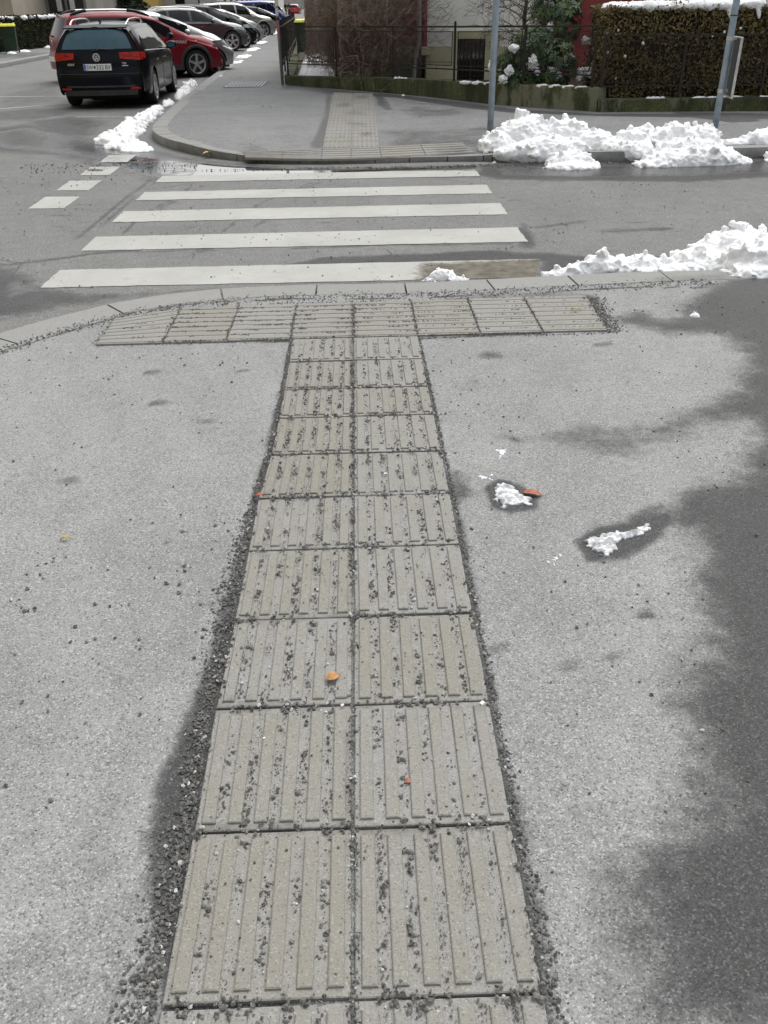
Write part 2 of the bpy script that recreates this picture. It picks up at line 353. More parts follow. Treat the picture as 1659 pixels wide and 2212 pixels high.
def setattr_f(o, name, arr):
    a = o.data.attributes.new(name, 'FLOAT', 'POINT'); a.data.foreach_set('value', np.asarray(arr, np.float32))
def grid(name, X, Y, Z, mat):               # X,Y,Z 2D arrays
    ny, nx = X.shape; V = np.stack([X.ravel(), Y.ravel(), Z.ravel()], 1)
    i = np.arange(ny*nx).reshape(ny, nx)
    Fc = np.stack([i[:-1, :-1].ravel(), i[:-1, 1:].ravel(), i[1:, 1:].ravel(), i[1:, :-1].ravel()], 1)
    return npmesh(name, V, Fc, mat, smooth=True), V
ZR, ZW = 0.0, 0.10
def seg(*parts): return np.unique(np.round(np.concatenate(parts), 4))
# road
xs = seg(np.linspace(-60, -13, 20), np.arange(-13, -5, .12), np.arange(-5, 5.2, .045), np.arange(5.2, 9, .2), np.linspace(9, 60, 18))
ys = seg(np.linspace(-10, 4.4, 10), np.arange(4.4, 13.5, .045), np.arange(13.5, 26, .1), np.arange(26, 60, .5), np.linspace(60, 300, 60))
X, Y = np.meshgrid(xs, ys)
road, V = grid('road', X, Y, np.zeros_like(X), M['road']); tag(road, kind='structure')
wp = [([(0, 575), (60, 590), (85, 625), (200, 636), (470, 628), (600, 622), (760, 614), (880, 612), (960, 620), (960, 630), (600, 632), (300, 640), (150, 660), (0, 690), (-80, 700), (-80, 560)], .30, .78),
      ([(880, 608), (1175, 606), (1250, 600), (1240, 640), (870, 640)], .08, 1),
      ([(560, 585), (700, 556), (900, 548), (1060, 541), (1190, 548), (1290, 556), (1420, 556), (1500, 552), (1659, 560), (1700, 620), (1170, 615), (1165, 566), (900, 572), (700, 578)], .14, .95),
      ([(1128, 480), (1150, 500), (1160, 540), (1120, 535)], .12, .75),
      ([(1035, 356), (1300, 352), (1700, 335), (1700, 380), (1500, 392), (1200, 390), (1080, 388), (1030, 378)], .25, 1),
      ([(-60, 285), (60, 268), (130, 285), (215, 305), (330, 325), (450, 348), (650, 360), (850, 362), (1040, 356), (1040, 382), (640, 378), (450, 386), (345, 392), (290, 372), (190, 352), (120, 335), (-60, 325)], .45, .82),
      ([(60, 262), (160, 250), (230, 262), (210, 300), (80, 290)], .5, .65),
      ([(150, 236), (330, 235), (400, 205), (380, 185), (150, 225)], .5, .8),
      ([(-40, 245), (90, 232), (160, 245), (60, 262), (-40, 258)], .3, .55),
      ([(0, 205), (120, 180), (140, 215), (0, 235)], .3, .42)]
wl = [([(0, 574), (120, 560), (200, 548), (300, 540)], .05, .7), ([(322, 389), (161, 518)], .03, .75), ([(350, 380), (185, 515)], .02, .65),
      ([(412, 405), (300, 470), (250, 516)], .025, .75), ([(440, 400), (330, 460)], .025, .6), ([(672, 395), (560, 440), (482, 500)], .025, .7), ([(600, 460), (500, 520), (400, 556)], .03, .55), ([(700, 390), (625, 420)], .03, .6),
      ([(0, 252), (110, 238), (180, 231)], .035, .8), ([(0, 314), (120, 324), (260, 338)], .05, .9), ([(1125, 494), (1142, 526)], .06, .8),
      ([(1160, 492), (1260, 478)], .05, .55), ([(1300, 500), (1440, 494)], .08, .6), ([(175, 545), (310, 545), (460, 537)], .03, .6), ([(640, 536), (820, 530), (1100, 527)], .04, .65)]
for k in range(46):
    px, py = rng.uniform(0, 1659), rng.uniform(385, 560); l = rng.uniform(8, 40)
    wl.append(([(px, py), (px+l, py-rng.uniform(0, 3))], rng.uniform(.015, .05), rng.uniform(.4, .62)))
wet = field(V[:, :2], wp, wl, ZR)
water = field(V[:, :2], [([(430, 352), (480, 358), (560, 362), (650, 366), (790, 365), (830, 372), (640, 386), (560, 390), (440, 392), (420, 378)], .06, 1.35), ([(230, 325), (430, 348), (560, 362), (540, 385), (340, 385), (200, 350)], .4, .84),
    ([(1060, 362), (1240, 358), (1500, 352), (1700, 342), (1700, 372), (1500, 382), (1250, 384), (1080, 380)], .3, .56),
    ([(-40, 290), (60, 274), (215, 308), (330, 328), (400, 345), (400, 372), (300, 364), (150, 335), (-40, 315)], .8, .76),
    ([(780, 364), (1030, 357), (1030, 362), (800, 370)], .06, .9),
    ([(470, 578), (520, 572), (600, 574), (560, 582)], .1, .55), ([(0, 600), (60, 600), (90, 625), (0, 660)], .2, .5)], (), ZR)
water = np.maximum(water, 0)
setattr_f(road, 'wet', np.maximum(wet, water*.9)); setattr_f(road, 'water', water)
base = mesh('ground', [(-400, -60, -.06), (400, -60, -.06), (400, 600, -.06), (-400, 600, -.06)], [(0, 1, 2, 3)], M['soil']); tag(base, kind='structure')
# kerb curves
def smooth_poly(P, step=.06, it=2):
    P = np.array(P, float)
    for _ in range(it):
        Q = [P[0]]
        for a, b in zip(P[:-1], P[1:]): Q += [a*.75+b*.25, a*.25+b*.75]
        Q.append(P[-1]); P = np.array(Q)
    s = np.r_[0, np.cumsum(np.hypot(*np.diff(P, axis=0).T))]; t = np.arange(0, s[-1], step)
    return np.stack([np.interp(t, s, P[:, 0]), np.interp(t, s, P[:, 1])], 1)
def offset(P, d):
    T = np.gradient(P, axis=0); T /= np.hypot(*T.T)[:, None]; return P+np.stack([-T[:, 1], T[:, 0]], 1)*d
near_in = smooth_poly([(-3.3, -6), (-3.2, 0), (-2.95, 2.5), (-2.6, 3.75), (-2.05, 4.64), (-1.76, 4.99), (-1.42, 5.30), (-1.0, 5.47), (-.43, 5.53), (.36, 5.5), (.98, 5.56), (1.93, 5.64), (2.6, 5.66), (6, 5.74), (14, 6.0), (40, 6.8)])
near_out = offset(near_in, .26)
far_in = smooth_poly([(40, 12.4), (14, 11.6), (5.1, 11.29), (3.3, 11.14), (2.2, 11.22), (1.45, 11.46), (.5, 11.44), (-.42, 11.44), (-1.15, 11.58), (-1.85, 12.02), (-2.35, 12.6), (-2.8, 13.3), (-3.12, 14.1), (-3.3, 15.2), (-3.64, 21), (-4.5, 42), (-5.5, 66), (-9, 150), (-15, 300)])
far_out = offset(far_in, -.24)
def zfar(P):                                # dropped kerb at the crossing
    P = np.asarray(P); x, y = P[..., 0], P[..., 1]
    ax = np.clip((x+3.1)/.8, 0, 1)*np.clip((2.2-x)/.9, 0, 1); ay = np.clip(1-(y-11.3)/1.3, 0, 1)
    return .12-.068*(ax*ax*(3-2*ax))*ay
# near sidewalk as one sheet that follows the kerb
kx, ky = near_in[:, 0], near_in[:, 1]
xs = seg(np.linspace(-3.3, -2.6, 12), np.arange(-2.6, 3.4, .028), np.linspace(3.4, 40, 20)); o_ = np.argsort(kx); K = np.interp(xs, kx[o_], ky[o_])
v = seg(np.linspace(0, .35, 6), np.linspace(.35, .55, 40), np.arange(.55, 1.0001, .0026))
X = np.repeat(xs[None], len(v), 0); Y = -6+(K[None]+6)*v[:, None]
swk, V = grid('near_sidewalk', X, Y, np.full_like(X, ZW), M['walk']); tag(swk, kind='structure')
R2 = [(1200, 690), (1340, 694), (1440, 716), (1550, 724), (1606, 752), (1614, 790), (1575, 842), (1510, 880), (1470, 902), (1540, 912), (1620, 905), (1640, 950), (1600, 1010), (1570, 1045), (1490, 1060), (1465, 1120), (1500, 1180), (1520, 1290), (1525, 1370), (1470, 1450), (1428, 1520), (1490, 1560), (1510, 1640), (1500, 1740), (1430, 1800), (1360, 1860), (1330, 1960), (1400, 2100), (1380, 2260), (2300, 2260), (2300, 560), (1560, 600), (1500, 640), (1440, 690), (1380, 676), (1330, 690)]
wp = [(R2, .28, .93),
      ([(1240, 630), (1290, 640), (1330, 716), (1290, 724)], .08, .8),
      ([(1040, 935), (1200, 925), (1400, 912), (1500, 880), (1560, 900), (1480, 950), (1350, 985), (1250, 970), (1100, 962)], .16, .50),
      ([(1660, 1040), (1480, 1050), (1440, 1130), (1520, 1160), (1660, 1150)], .12, .75),
      ([(1052, 1048), (1085, 1036), (1130, 1052), (1160, 1075), (1158, 1098), (1105, 1106), (1062, 1094)], .06, 1.25),
      ([(1245, 1168), (1290, 1140), (1370, 1128), (1440, 1108), (1452, 1125), (1400, 1180), (1340, 1210), (1270, 1212)], .07, 1.25),
      ([(1340, 1130), (1400, 1085), (1440, 1095), (1400, 1140)], .05, .6),
      ([(330, 2000), (318, 1850), (335, 1700), (385, 1580), (438, 1450), (472, 1330), (500, 1240), (568, 1000), (606, 850), (626, 735), (640, 735), (640, 2260), (360, 2260)], .05, .9),
      ([(1200, 2260), (1175, 1960), (1150, 1880), (1108, 1700), (1072, 1500), (1044, 1390), (1020, 1250), (998, 1130), (968, 1000), (938, 860), (908, 760), (903, 735), (880, 735), (880, 2260)], .035, .85),
      ([(975, 1010), (1000, 1020), (1015, 1070), (990, 1080)], .08, .8),
      ([(300, 1360), (430, 1300), (470, 1290), (420, 1420), (330, 1420)], .3, .35),
      ([(0, 1690), (250, 1660), (340, 1760), (330, 2260), (0, 2260)], .5, .32),
      ([(1040, 1850), (1200, 1700), (1400, 1780), (1300, 1900)], .3, .3),
      ([(900, 652), (1100, 632), (1240, 630), (1250, 640), (905, 660)], .03, .5)]
wl = [([(210, 742), (628, 738)], .012, .9), ([(905, 731), (1312, 714)], .012, .9), ([(-5, 762), (150, 715), (300, 672), (450, 652), (640, 645), (900, 645), (1100, 632), (1400, 620), (1560, 622)], .012, .9)]
for k in range(60):
    px, py, r = rng.uniform(0, 1600), rng.uniform(760, 2100), rng.uniform(.006, .02); wl.append(([(px-4, py), (px+6, py-1)], r, rng.uniform(.35, .6)))
for k in range(14):
    px, py, r = rng.uniform(0, 1500), rng.uniform(780, 2100), rng.uniform(.05, .16); wl.append(([(px-14, py), (px+20, py-2)], r, rng.uniform(.15, .32)))
for (px, py, r) in ((330, 805, .05), (520, 803, .03), (145, 1040, .05), (335, 873, .045), (440, 912, .05), (1300, 745, .05), (1100, 690, .04), (1050, 770, .07), (1080, 1400, .03), (1390, 1330, .03), (1320, 1420, .03), (1230, 1440, .04)):
    wl.append(([(px-8, py), (px+12, py-3)], r, .58))
wet = field(V[:, :2], wp, wl, ZW)
setattr_f(swk, 'wet', wet); setattr_f(swk, 'water', np.zeros(len(V)))
# far sidewalk, between the kerb and the garden wall
KW = [((40, 12.4), (40, 15.2)), ((14, 11.6), (14, 15.2)), ((5.1, 11.29), (6.75, 15.18)), ((3.0, 11.16), (4.02, 15.48)), ((.5, 11.44), (2.44, 17.4)), ((-1.15, 11.58), (.9, 19.2)), ((-2.6, 12.95), (-.6, 20.9)), ((-3.3, 15.2), (-1.62, 22.15)), ((-3.64, 21), (-1.85, 27)), ((-4.5, 42), (-2.6, 42)), ((-5.5, 66), (-3.6, 66)), ((-9, 150), (-7, 150)), ((-15, 300), (-13, 300))]
s_in = np.r_[0, np.cumsum(np.hypot(*np.diff(far_in, axis=0).T))]
tk = [s_in[np.argmin(np.hypot(far_in[:, 0]-a[0], far_in[:, 1]-a[1]))] for a, b in KW]; tk[0] = 0; tk[-1] = s_in[-1]
tt = seg(np.linspace(0, tk[1], 10), np.arange(tk[1], tk[9], .05), np.linspace(tk[9], tk[-1], 120))
A = np.stack([np.interp(tt, s_in, far_in[:, 0]), np.interp(tt, s_in, far_in[:, 1])], 1)
B = np.stack([np.interp(tt, tk, [b[0] for a, b in KW]), np.interp(tt, tk, [b[1] for a, b in KW])], 1)
v = np.linspace(0, 1, 90)[:, None, None]; G = A[None]*(1-v)+B[None]*v
fsw, V = grid('far_sidewalk', G[..., 0][:, ::-1], G[..., 1][:, ::-1], zfar(G)[:, ::-1], M['walkfar']); tag(fsw, kind='structure')
wp = [([(612, 182), (760, 200), (850, 206), (1000, 224), (1100, 237), (1290, 249), (1700, 248), (1700, 262), (1560, 258), (1300, 254), (1100, 246), (1000, 236), (860, 214), (700, 204), (612, 192)], .12, .9),
      ([(862, 240), (900, 232), (935, 238), (1000, 236), (1010, 248), (960, 256), (900, 256), (868, 250)], .5, .52), ([(860, 222), (980, 226), (1000, 232), (900, 230)], .3, .4),
      ([(815, 298), (900, 296), (1055, 288), (1060, 312), (1020, 330), (950, 322), (822, 332)], .6, .55), ([(815, 285), (980, 282), (1060, 270), (1180, 280), (1060, 302), (830, 305)], .5, .5),
      ([(585, 186), (640, 190), (700, 198), (600, 196)], .15, .8), ([(445, 338), (520, 345), (700, 343), (700, 328), (560, 336)], .12, .6),
      ([(355, 290), (400, 300), (450, 310), (420, 318), (370, 305)], .3, .5), ([(500, 320), (560, 315), (575, 328), (510, 332)], .2, .45), ([(1300, 330), (1700, 300), (1700, 330), (1060, 345)], .15, .8),
      ([(810, 210), (830, 212), (850, 240), (830, 240), (815, 230)], .08, .6), ([(940, 336), (1020, 325), (1050, 340), (1000, 345)], .1, .9), ([(670, 318), (700, 255), (706, 205), (716, 204), (704, 330)], .08, .8),
      ([(480, 196), (580, 190), (590, 176), (500, 178)], .15, .5), ([(1450, 245), (1640, 248), (1640, 266), (1580, 268), (1500, 258)], .1, .8)]
wl = [([(500, 183), (610, 178)], .05, .7), ([(400, 200), (330, 262), (322, 282), (350, 312), (420, 335), (640, 342)], .04, .8)]
for k in range(22):
    px, py = rng.uniform(380, 1600), rng.uniform(210, 325); l = rng.uniform(6, 26); wl.append(([(px, py), (px+l, py)], rng.uniform(.03, .08), rng.uniform(.35, .55)))
setattr_f(fsw, 'wet', field(V[:, :2], wp, wl, ZW)); setattr_f(fsw, 'water', np.zeros(len(V)))
# left pavement
xs = seg(np.linspace(-30, -12.34, 40)); ys = seg(np.arange(24, 60, .25), np.linspace(60, 300, 50)); X, Y = np.meshgrid(xs, ys); X = X-(Y-36)*.02
lsw, V = grid('left_sidewalk', X, Y, np.full_like(X, .13), M['walkfar']); tag(lsw, kind='structure')
setattr_f(lsw, 'wet', .4+.25*np.sin(V[:, 1]*.7)); setattr_f(lsw, 'water', np.zeros(len(V)))
# kerb stones
def kerb(name, inner, outer, ztop, lengths, s0, s1, gap=.012, zb=-.05, bev=.012):
    sI = np.r_[0, np.cumsum(np.hypot(*np.diff(inner, axis=0).T))]; mb = MB(); tint = []; s = s0; k = 0
    def P(c, s): return np.array([np.interp(s, sI, c[:, 0]), np.interp(s, sI, c[:, 1])])
    while s < s1:
        L = lengths[k % len(lengths)]*random.uniform(.93, 1.07); k += 1; e = min(s+L, s1); n = max(1, int((e-s)/.25)); dz = random.uniform(-.003, .003); rows = []
        for i in range(n+1):
            t = s+gap/2+(e-s-gap)*i/n; a, b = P(inner, t), P(outer, t); d = (b-a)/np.hypot(*(b-a)); zt = float(ztop(a) if callable(ztop) else ztop)+dz
            rows.append([(*a, zb), (*a, zt-.004), (*(a+d*.01), zt), (*(b-d*bev), zt-.002), (*(b+d*.0), zt-bev-.004), (*(b+d*.004), zb)])
        V = [p for r in rows for p in r]; Fc = []
        for i in range(n):
            for j in range(5): a = i*6+j; Fc.append((a, a+1, a+7, a+6))
        Fc += [(5, 4, 3, 2, 1, 0), tuple(n*6+j for j in range(6))]
        mb.add(V, Fc); tint += [random.random()*.8]*len(V); s = e
    o = mb.build(name, M['granite']); bm = bmesh.new(); bm.from_mesh(o.data); bmesh.ops.recalc_face_normals(bm, faces=bm.faces); bm.to_mesh(o.data); bm.free()
    tag(o, kind='structure'); setattr_f(o, 'tint', tint); return o
near_k = kerb('near_kerb', near_in, near_out, ZW+.004, [.62, .66, .6, .7, .62, .6, .58, .62, .6, .64], 3, 16.5)
sn = np.r_[0, np.cumsum(np.hypot(*np.diff(near_in, axis=0).T))]
near_k2 = kerb('near_kerb', near_in, near_out, ZW+.004, [.9, 1.15, 1.0], 16.5, 48)
sc0 = s_in[np.argmin(np.abs(far_in[:, 0]-1.62)+np.abs(far_in[:, 1]-11.42))]
kf1 = kerb('far_kerb', far_in, far_out, lambda p: zfar(p)+.004, [1.1, 1.25], 0, sc0)
sc1 = s_in[np.argmin(np.abs(far_in[:, 0]+3.2)+np.abs(far_in[:, 1]-14.5))]
kf2 = kerb('far_kerb', far_in, far_out, lambda p: zfar(p)+.004, [.45, .48, .43], sc0, sc1)
kf3 = kerb('far_kerb', far_in, far_out, lambda p: zfar(p)+.004, [1.0, 1.2], sc1, s_in[-1]*.7)
lin = np.stack([-12.34-(np.arange(24, 250, .5)-36)*.02, np.arange(24, 250, .5)], 1)
kl = kerb('left_kerb', lin, lin+[.25, 0], .134, [1.1], 0, 200)
for o in (near_k, near_k2, kf1, kf2, kf3, kl):
    P = np.array([v.co[:] for v in o.data.vertices]); wt = np.where(P[:, 2] < .02, .75, .12)
    if 'near' in o.name: wt = np.maximum(wt, field(P[:, :2], [([(1410, 590), (1500, 590), (1659, 600), (1659, 640), (1420, 640)], .1, .8)], (), ZW))
    if 'far' in o.name: wt = np.where(P[:, 2] < .03, .9, .25)
    setattr_f(o, 'wet', wt)
# ------------------------------------------------------------------ painted markings
def marking(name, c, label, cat, group, z=.004, dirty=(), t=.003, res=.05, jag=.006):
    c = [np.array(p) for p in c]          # quad: near-left, near-right, far-right, far-left
    nx = max(3, int(np.hypot(*(c[1]-c[0]))/res)); ny = max(3, int(np.hypot(*(c[3]-c[0]))/res))
    V = []; 
    for j in range(ny+1):
        for i in range(nx+1):
            u, v_ = i/nx, j/ny; p = c[0]*(1-u)*(1-v_)+c[1]*u*(1-v_)+c[2]*u*v_+c[3]*(1-u)*v_
            if i in (0, nx) or j in (0, ny):
                q = Vector((p[0]*9, p[1]*9, 3.3)); p = p+np.array([noise.noise(q), noise.noise(q+Vector((7, 3, 1)))])*jag*2
            V.append((p[0], p[1], z))
    Fc = [(j*(nx+1)+i, j*(nx+1)+i+1, (j+1)*(nx+1)+i+1, (j+1)*(nx+1)+i) for j in range(ny) for i in range(nx)]
    o = mesh(name, V, Fc, M['paint']); tag(o, label, cat, group)
    P = np.array(V)[:, :2]; setattr_f(o, 'wet', field(P, dirty, (), 0)); return o
rowsS = [(6.19, 6.665), (7.26, 7.75), (8.33, 8.815), (9.36, 9.81), (10.39, 10.80)]
labs = ['nearest and widest crosswalk stripe, its right end brown with dirt under a snow lump', 'second crosswalk stripe from the near kerb, clean pale paint', 'middle white stripe of the crosswalk, crossed by faint tyre tracks', 'fourth crosswalk stripe from the near kerb, thin and pale', 'farthest crosswalk stripe, touching the puddle at the far kerb']
for k, (y0, y1) in enumerate(rowsS):
    xl, xr = -2.335, (1.41 if k else 1.40)
    dr = [([(905, 570), (1010, 566), (1170, 558), (1200, 570), (1195, 606), (900, 612)], .25, .95)] if k == 0 else ([([(860, 362), (1040, 355), (1040, 372), (860, 370)], .2, .6)] if k == 4 else [])
    marking('crosswalk_stripe', [(xl, y0), (xr if k else 1.28, y0-.03), (xr, y1+.01), (xl, y1)], labs[k], 'road marking', 'white stripes of the pedestrian crossing', dirty=dr+[([(x0, 385), (x0+14, 385), (x0-300+12, 560), (x0-300, 560)], .12, .42) for x0 in (700, 760, 1010, 1080)])
ylab = ['nearest square of the dashed line across the side street', 'second square of the dashed line, counted from the camera', 'third square of the dashed line, with a dark chip in its paint', 'farthest square of the dashed line, half under the water film']
for k in range(4):
    y0 = 9.05+k*.965; xl = -3.35-.008*k
    marking('yield_square', [(xl, y0), (xl+.37, y0-.03), (xl+.36, y0+.58), (xl-.02, y0+.6)], ylab[k], 'road marking', 'squares of the dashed give way line', dirty=[([(188, 365), (220, 366), (222, 371), (190, 371)], .05, 1.2)] if k == 2 else ([([(200, 335), (290, 335), (280, 356), (200, 356)], .6, .5)] if k == 3 else []))
for (p, q, wd, lb) in (((-8.6, 17.9), (-5.3, 20.6), .1, 'faint worn white line on the road left of the black wagon'), ((-5.2, 17.4), (-3.9, 17.1), .12, 'short worn white parking line behind the black wagon'), ((-9.3, 22.0), (-6.4, 21.6), .1, 'worn white parking line left of the black wagon')):
    p, q = np.array(p), np.array(q); n_ = np.array([-(q-p)[1], (q-p)[0]])/np.hypot(*(q-p))*wd/2
    marking('parking_line', [p-n_, q-n_, q+n_, p+n_], lb, 'road marking', 'worn parking lines', dirty=[([(0, 180), (400, 180), (400, 290), (0, 290)], 2, .5)])
# ------------------------------------------------------------------ tactile paving
tint_l, wet_l = [], []
def tile(mb, c, nr, along, z0=ZW, h=.006, rib=.55, edge=.022, base=.010, clip=None, dz=0.0):
    # c: 4 corners (near-left, near-right, far-right, far-left); ribs run towards +Y (along=True) or along X
    c = [np.array(p, float) for p in c]
    def B(u, v_): return c[0]*(1-u)*(1-v_)+c[1]*u*(1-v_)+c[2]*u*v_+c[3]*(1-u)*v_
    g = .006; zt = z0+base+dz; t = random.random()**1.5*1.5; n0 = len(mb.v)
    def prism(u0, u1, v0, v1, za, zb_, b):
        Lx = np.hypot(*(c[1]-c[0])); Ly = np.hypot(*(c[3]-c[0])); V = []
        for z, k in ((za, 0), (zb_-b*.4, b*.35), (zb_, b)):
            for (u, v_) in ((u0+k/Lx, v0+k/Ly), (u1-k/Lx, v0+k/Ly), (u1-k/Lx, v1-k/Ly), (u0+k/Lx, v1-k/Ly)):
                p = B(u, v_); V.append((p[0], p[1], z))
        Fc = []
        for l in range(2):
            for i in range(4): a = l*4+i; e = l*4+(i+1) % 4; Fc.append((a, e, e+4, a+4))
        nu, nv = max(1, int((u1-u0)*Lx/.05)), max(1, int((v1-v0)*Ly/.05)); q0 = len(V)
        for jj in range(nv+1):
            for ii in range(nu+1):
                p = B(u0+b/Lx+(u1-u0-2*b/Lx)*ii/nu, v0+b/Ly+(v1-v0-2*b/Ly)*jj/nv); V.append((p[0], p[1], zb_))
        for jj in range(nv):
            for ii in range(nu): a = q0+jj*(nu+1)+ii; Fc.append((a, a+1, a+nu+2, a+nu+1))
        mb.add(V, Fc)
    Lx = np.hypot(*(c[1]-c[0])); Ly = np.hypot(*(c[3]-c[0])); gu, gv = g/2/Lx, g/2/Ly
    prism(gu, 1-gu, gv, 1-gv, z0-.02, zt, .004)
    for k in range(nr):
        a = (k+.5-rib/2)/nr; b = (k+.5+rib/2)/nr; s0_, s1_ = edge/Ly, 1-edge/Ly
        if along: prism(gu+a*(1-2*gu), gu+b*(1-2*gu), s0_, s1_, zt-.001, zt+h, .004)
        else:
            u0, u1 = .004/Lx, 1-.004/Lx
            if clip is not None: u0 = max(u0, clip((a+b)/2))
            if u1-u0 > .1: prism(u0, u1, a, b, zt-.001, zt+h, .004)
    tint_l.extend([t]*(len(mb.v)-n0)); return zt+h
def finish_tact(mb, name, label, dirty, z):
    o = mb.build(name, M['tile']); tag(o, label, 'tactile paving'); zt_ = np.array(mb.v)[:, 2]-(zfar(np.array(mb.v)[:, :2]) if z < .099 or z > .11 else 0)+(z if z < .099 or z > .11 else 0); tint_t = np.array(tint_l)*.6+np.where(zt_ > z+.012, .6, 0)
    P = np.array(mb.v)
    wt = field(P[:, :2], dirty, (), z)*.85+np.where(zt_ < z+.004, .3, 0.0); setattr_f(o, 'tint', np.array(tint_t))
    setattr_f(o, 'wet', wt); tint_l.clear(); return o
rowY = [gp(763, y, ZW)[1] for y in (733, 782, 842, 903, 982, 1075, 1187, 1337, 1528, 1795)]
rowY += [rowY[-1]-.395*k for k in range(1, 8)]
xm = gp(763, 1300, ZW)[0]; path_rows = []
xL = lambda y: float(np.interp(y, [1.2, 1.7, 2.1, 2.9, 3.3, 4.7], [-.425, -.432, -.425, -.425, -.40, -.40])); xR = lambda y: float(np.interp(y, [1.2, 2, 3, 4.7], [.315, .322, .325, .315]))
mb = MB()
for k in range(len(rowY)-1):
    y1, y0 = rowY[k], rowY[k+1]
    for s in (0, 1):
        a0, a1, b0, b1 = (xL(y0), xL(y1), xm, xm) if s == 0 else (xm, xm, xR(y0), xR(y1)); j = random.uniform(-.004, .004)
        tile(mb, [(a0+j*.6, y0+j), (b0, y0+j), (b1, y1+j*.4), (a1-j*.5, y1+j)], 6, True, dz=random.uniform(-.003, .002))
path = finish_tact(mb, 'tactile_guide_path', 'long pale ribbed tactile paving strip leading from the camera to the near crossing edge',
    [([(380, y-4-y*.004), (1140, y-8-y*.004), (1140, y-4+y*.004), (380, y+y*.004)], .025, .5) for y in (842, 903, 985, 1077, 1190, 1338, 1528, 1797)]+[([(500, 1335), (590, 1332), (760, 1328), (760, 1342), (650, 1350), (500, 1356)], .05, .75), ([(462, 1500), (640, 1522), (760, 1522), (1000, 1524), (1060, 1520), (1064, 1545), (760, 1540), (460, 1545)], .05, .8),
     ([(395, 1785), (760, 1785), (1110, 1780), (1110, 1815), (760, 1815), (395, 1810)], .05, .8), ([(752, 735), (768, 735), (772, 842), (754, 842)], .03, 1.0), ([(748, 1180), (764, 1180), (764, 1350), (744, 1340)], .03, .7),
     ([(742, 1540), (765, 1540), (765, 1890), (742, 1890)], .02, .7), ([(460, 1380), (500, 1380), (475, 1540), (440, 1540)], .04, .6), ([(600, 843), (760, 838), (760, 846), (600, 852)], .03, .9)], ZW)
Tx = [gp(x, y, ZW)[0] for x, y in ((212, 739), (353, 738), (490, 736), (628, 733), (764, 732), (902, 728), (1038, 724), (1172, 718), (1310, 712))]
Ty0, Ty1 = gp(700, 734, ZW)[1]+.004, gp(700, 657, ZW)[1]
mb = MB()
slope = -.0
for k in range(8):
    xa, xb = Tx[k], Tx[k+1]; ya = Ty0+.012*(k-3.5)*.4; yb = Ty1+.012*(k-3.5)*.8
    def clipf(v_, xa=xa, xb=xb, ya=ya, yb=yb):
        y = ya+(yb-ya)*v_; kxv = np.interp(y+.13, near_in[:140+200][:, 1], near_in[:340][:, 0]) if y < 5.5 else -9
        return max(0, (kxv-xa)/(xb-xa))
    if k < 2:
        # corner tile cut along the kerb curve
        yk = lambda x: float(np.interp(x, kx[o_], ky[o_]))-.10
        c = [(xa, ya), (xb, ya), (xb, min(yb, yk(xb))), (xa+.0, max(ya+.05, min(yb, yk(xa))))]
    elif k == 2:
        c = [(xa, ya), (xb, ya), (xb, yb), (xa, min(yb, float(np.interp(xa, kx[o_], ky[o_]))-.10))]
    else: c = [(xa, ya), (xb, ya), (xb+(.03 if k == 7 else 0), yb), (xa, yb)]
    tile(mb, c, 8, False, edge=.0, rib=.55, h=.0035, dz=random.uniform(-.001, .001))
tee = finish_tact(mb, 'tactile_warning_strip', 'wide ribbed tactile paving strip lying crosswise behind the near kerb', [([(756, 655), (768, 655), (770, 735), (756, 735)], .02, .9)], ZW)
# far side
mb = MB(); q = [gp(x, y, .09) for x, y in ((697, 312), (818, 310), (805, 202), (722, 200))]
def gz(px, py):
    z = .1
    for _ in range(4): p_ = gp(px, py, z); z = float(zfar(np.array([p_]))[0])+.006
    return p_
def lift(mb): mb.v = [(x, y, z+float(zfar(np.array([[x, y]]))[0])) for x, y, z in mb.v]; return mb
q = [gz(697, 320), gz(819, 317), gz(806, 202), gz(721, 200)]; nr_ = 20
def E_(u, v_): return np.array(q[0])*(1-u)*(1-v_)+np.array(q[1])*u*(1-v_)+np.array(q[2])*u*v_+np.array(q[3])*(1-u)*v_
for k in range(nr_):
    for s in (0, 1):
        v0, v1 = k/nr_, (k+1)/nr_; u0, u1 = s/2, (s+1)/2; tile(mb, [E_(u0, v0), E_(u1, v0), E_(u1, v1), E_(u0, v1)], 6, True, z0=.0, base=.008)
lift(mb)
wm_ = [([(735, 246), (765, 238), (800, 246), (800, 252), (770, 250), (745, 252)], .3, .7), ([(720, 226), (762, 222), (762, 232), (722, 234)], .2, .8), ([(775, 288), (806, 286), (806, 296), (776, 296)], .15, .95),
       ([(762, 208), (800, 206), (800, 214), (762, 216)], .2, .7), ([(745, 262), (800, 268), (795, 276), (745, 272)], .15, .7), ([(700, 318), (818, 316), (818, 326), (700, 328)], .05, .55), ([(722, 292), (752, 290), (750, 300), (722, 300)], .1, .5)]
finish_tact(mb, 'far_tactile_guide_path', 'long pale ribbed tactile paving strip running up to the mossy wall across the street', wm_, .12)
mb = MB(); tl = [gz(x, y) for x, y in ((524, 329), (612, 325), (697, 321), (758, 319), (819, 317), (908, 312), (999, 308))]; bl = [gz(x, y) for x, y in ((530, 341), (610, 343), (694, 344), (758, 343), (824, 341), (920, 337), (1026, 331))]
for k in range(6): tile(mb, [bl[k], bl[k+1], tl[k+1], tl[k]], 5, False, z0=.001, base=.008, edge=0)
lift(mb)
finish_tact(mb, 'far_tactile_warning_strip', 'narrow crosswise ribbed paving strip along the dropped kerb across the street', [([(540, 320), (700, 330), (700, 340), (540, 345)], .1, .6), ([(930, 325), (1020, 320), (1000, 340), (940, 338)], .1, .6)], .06)
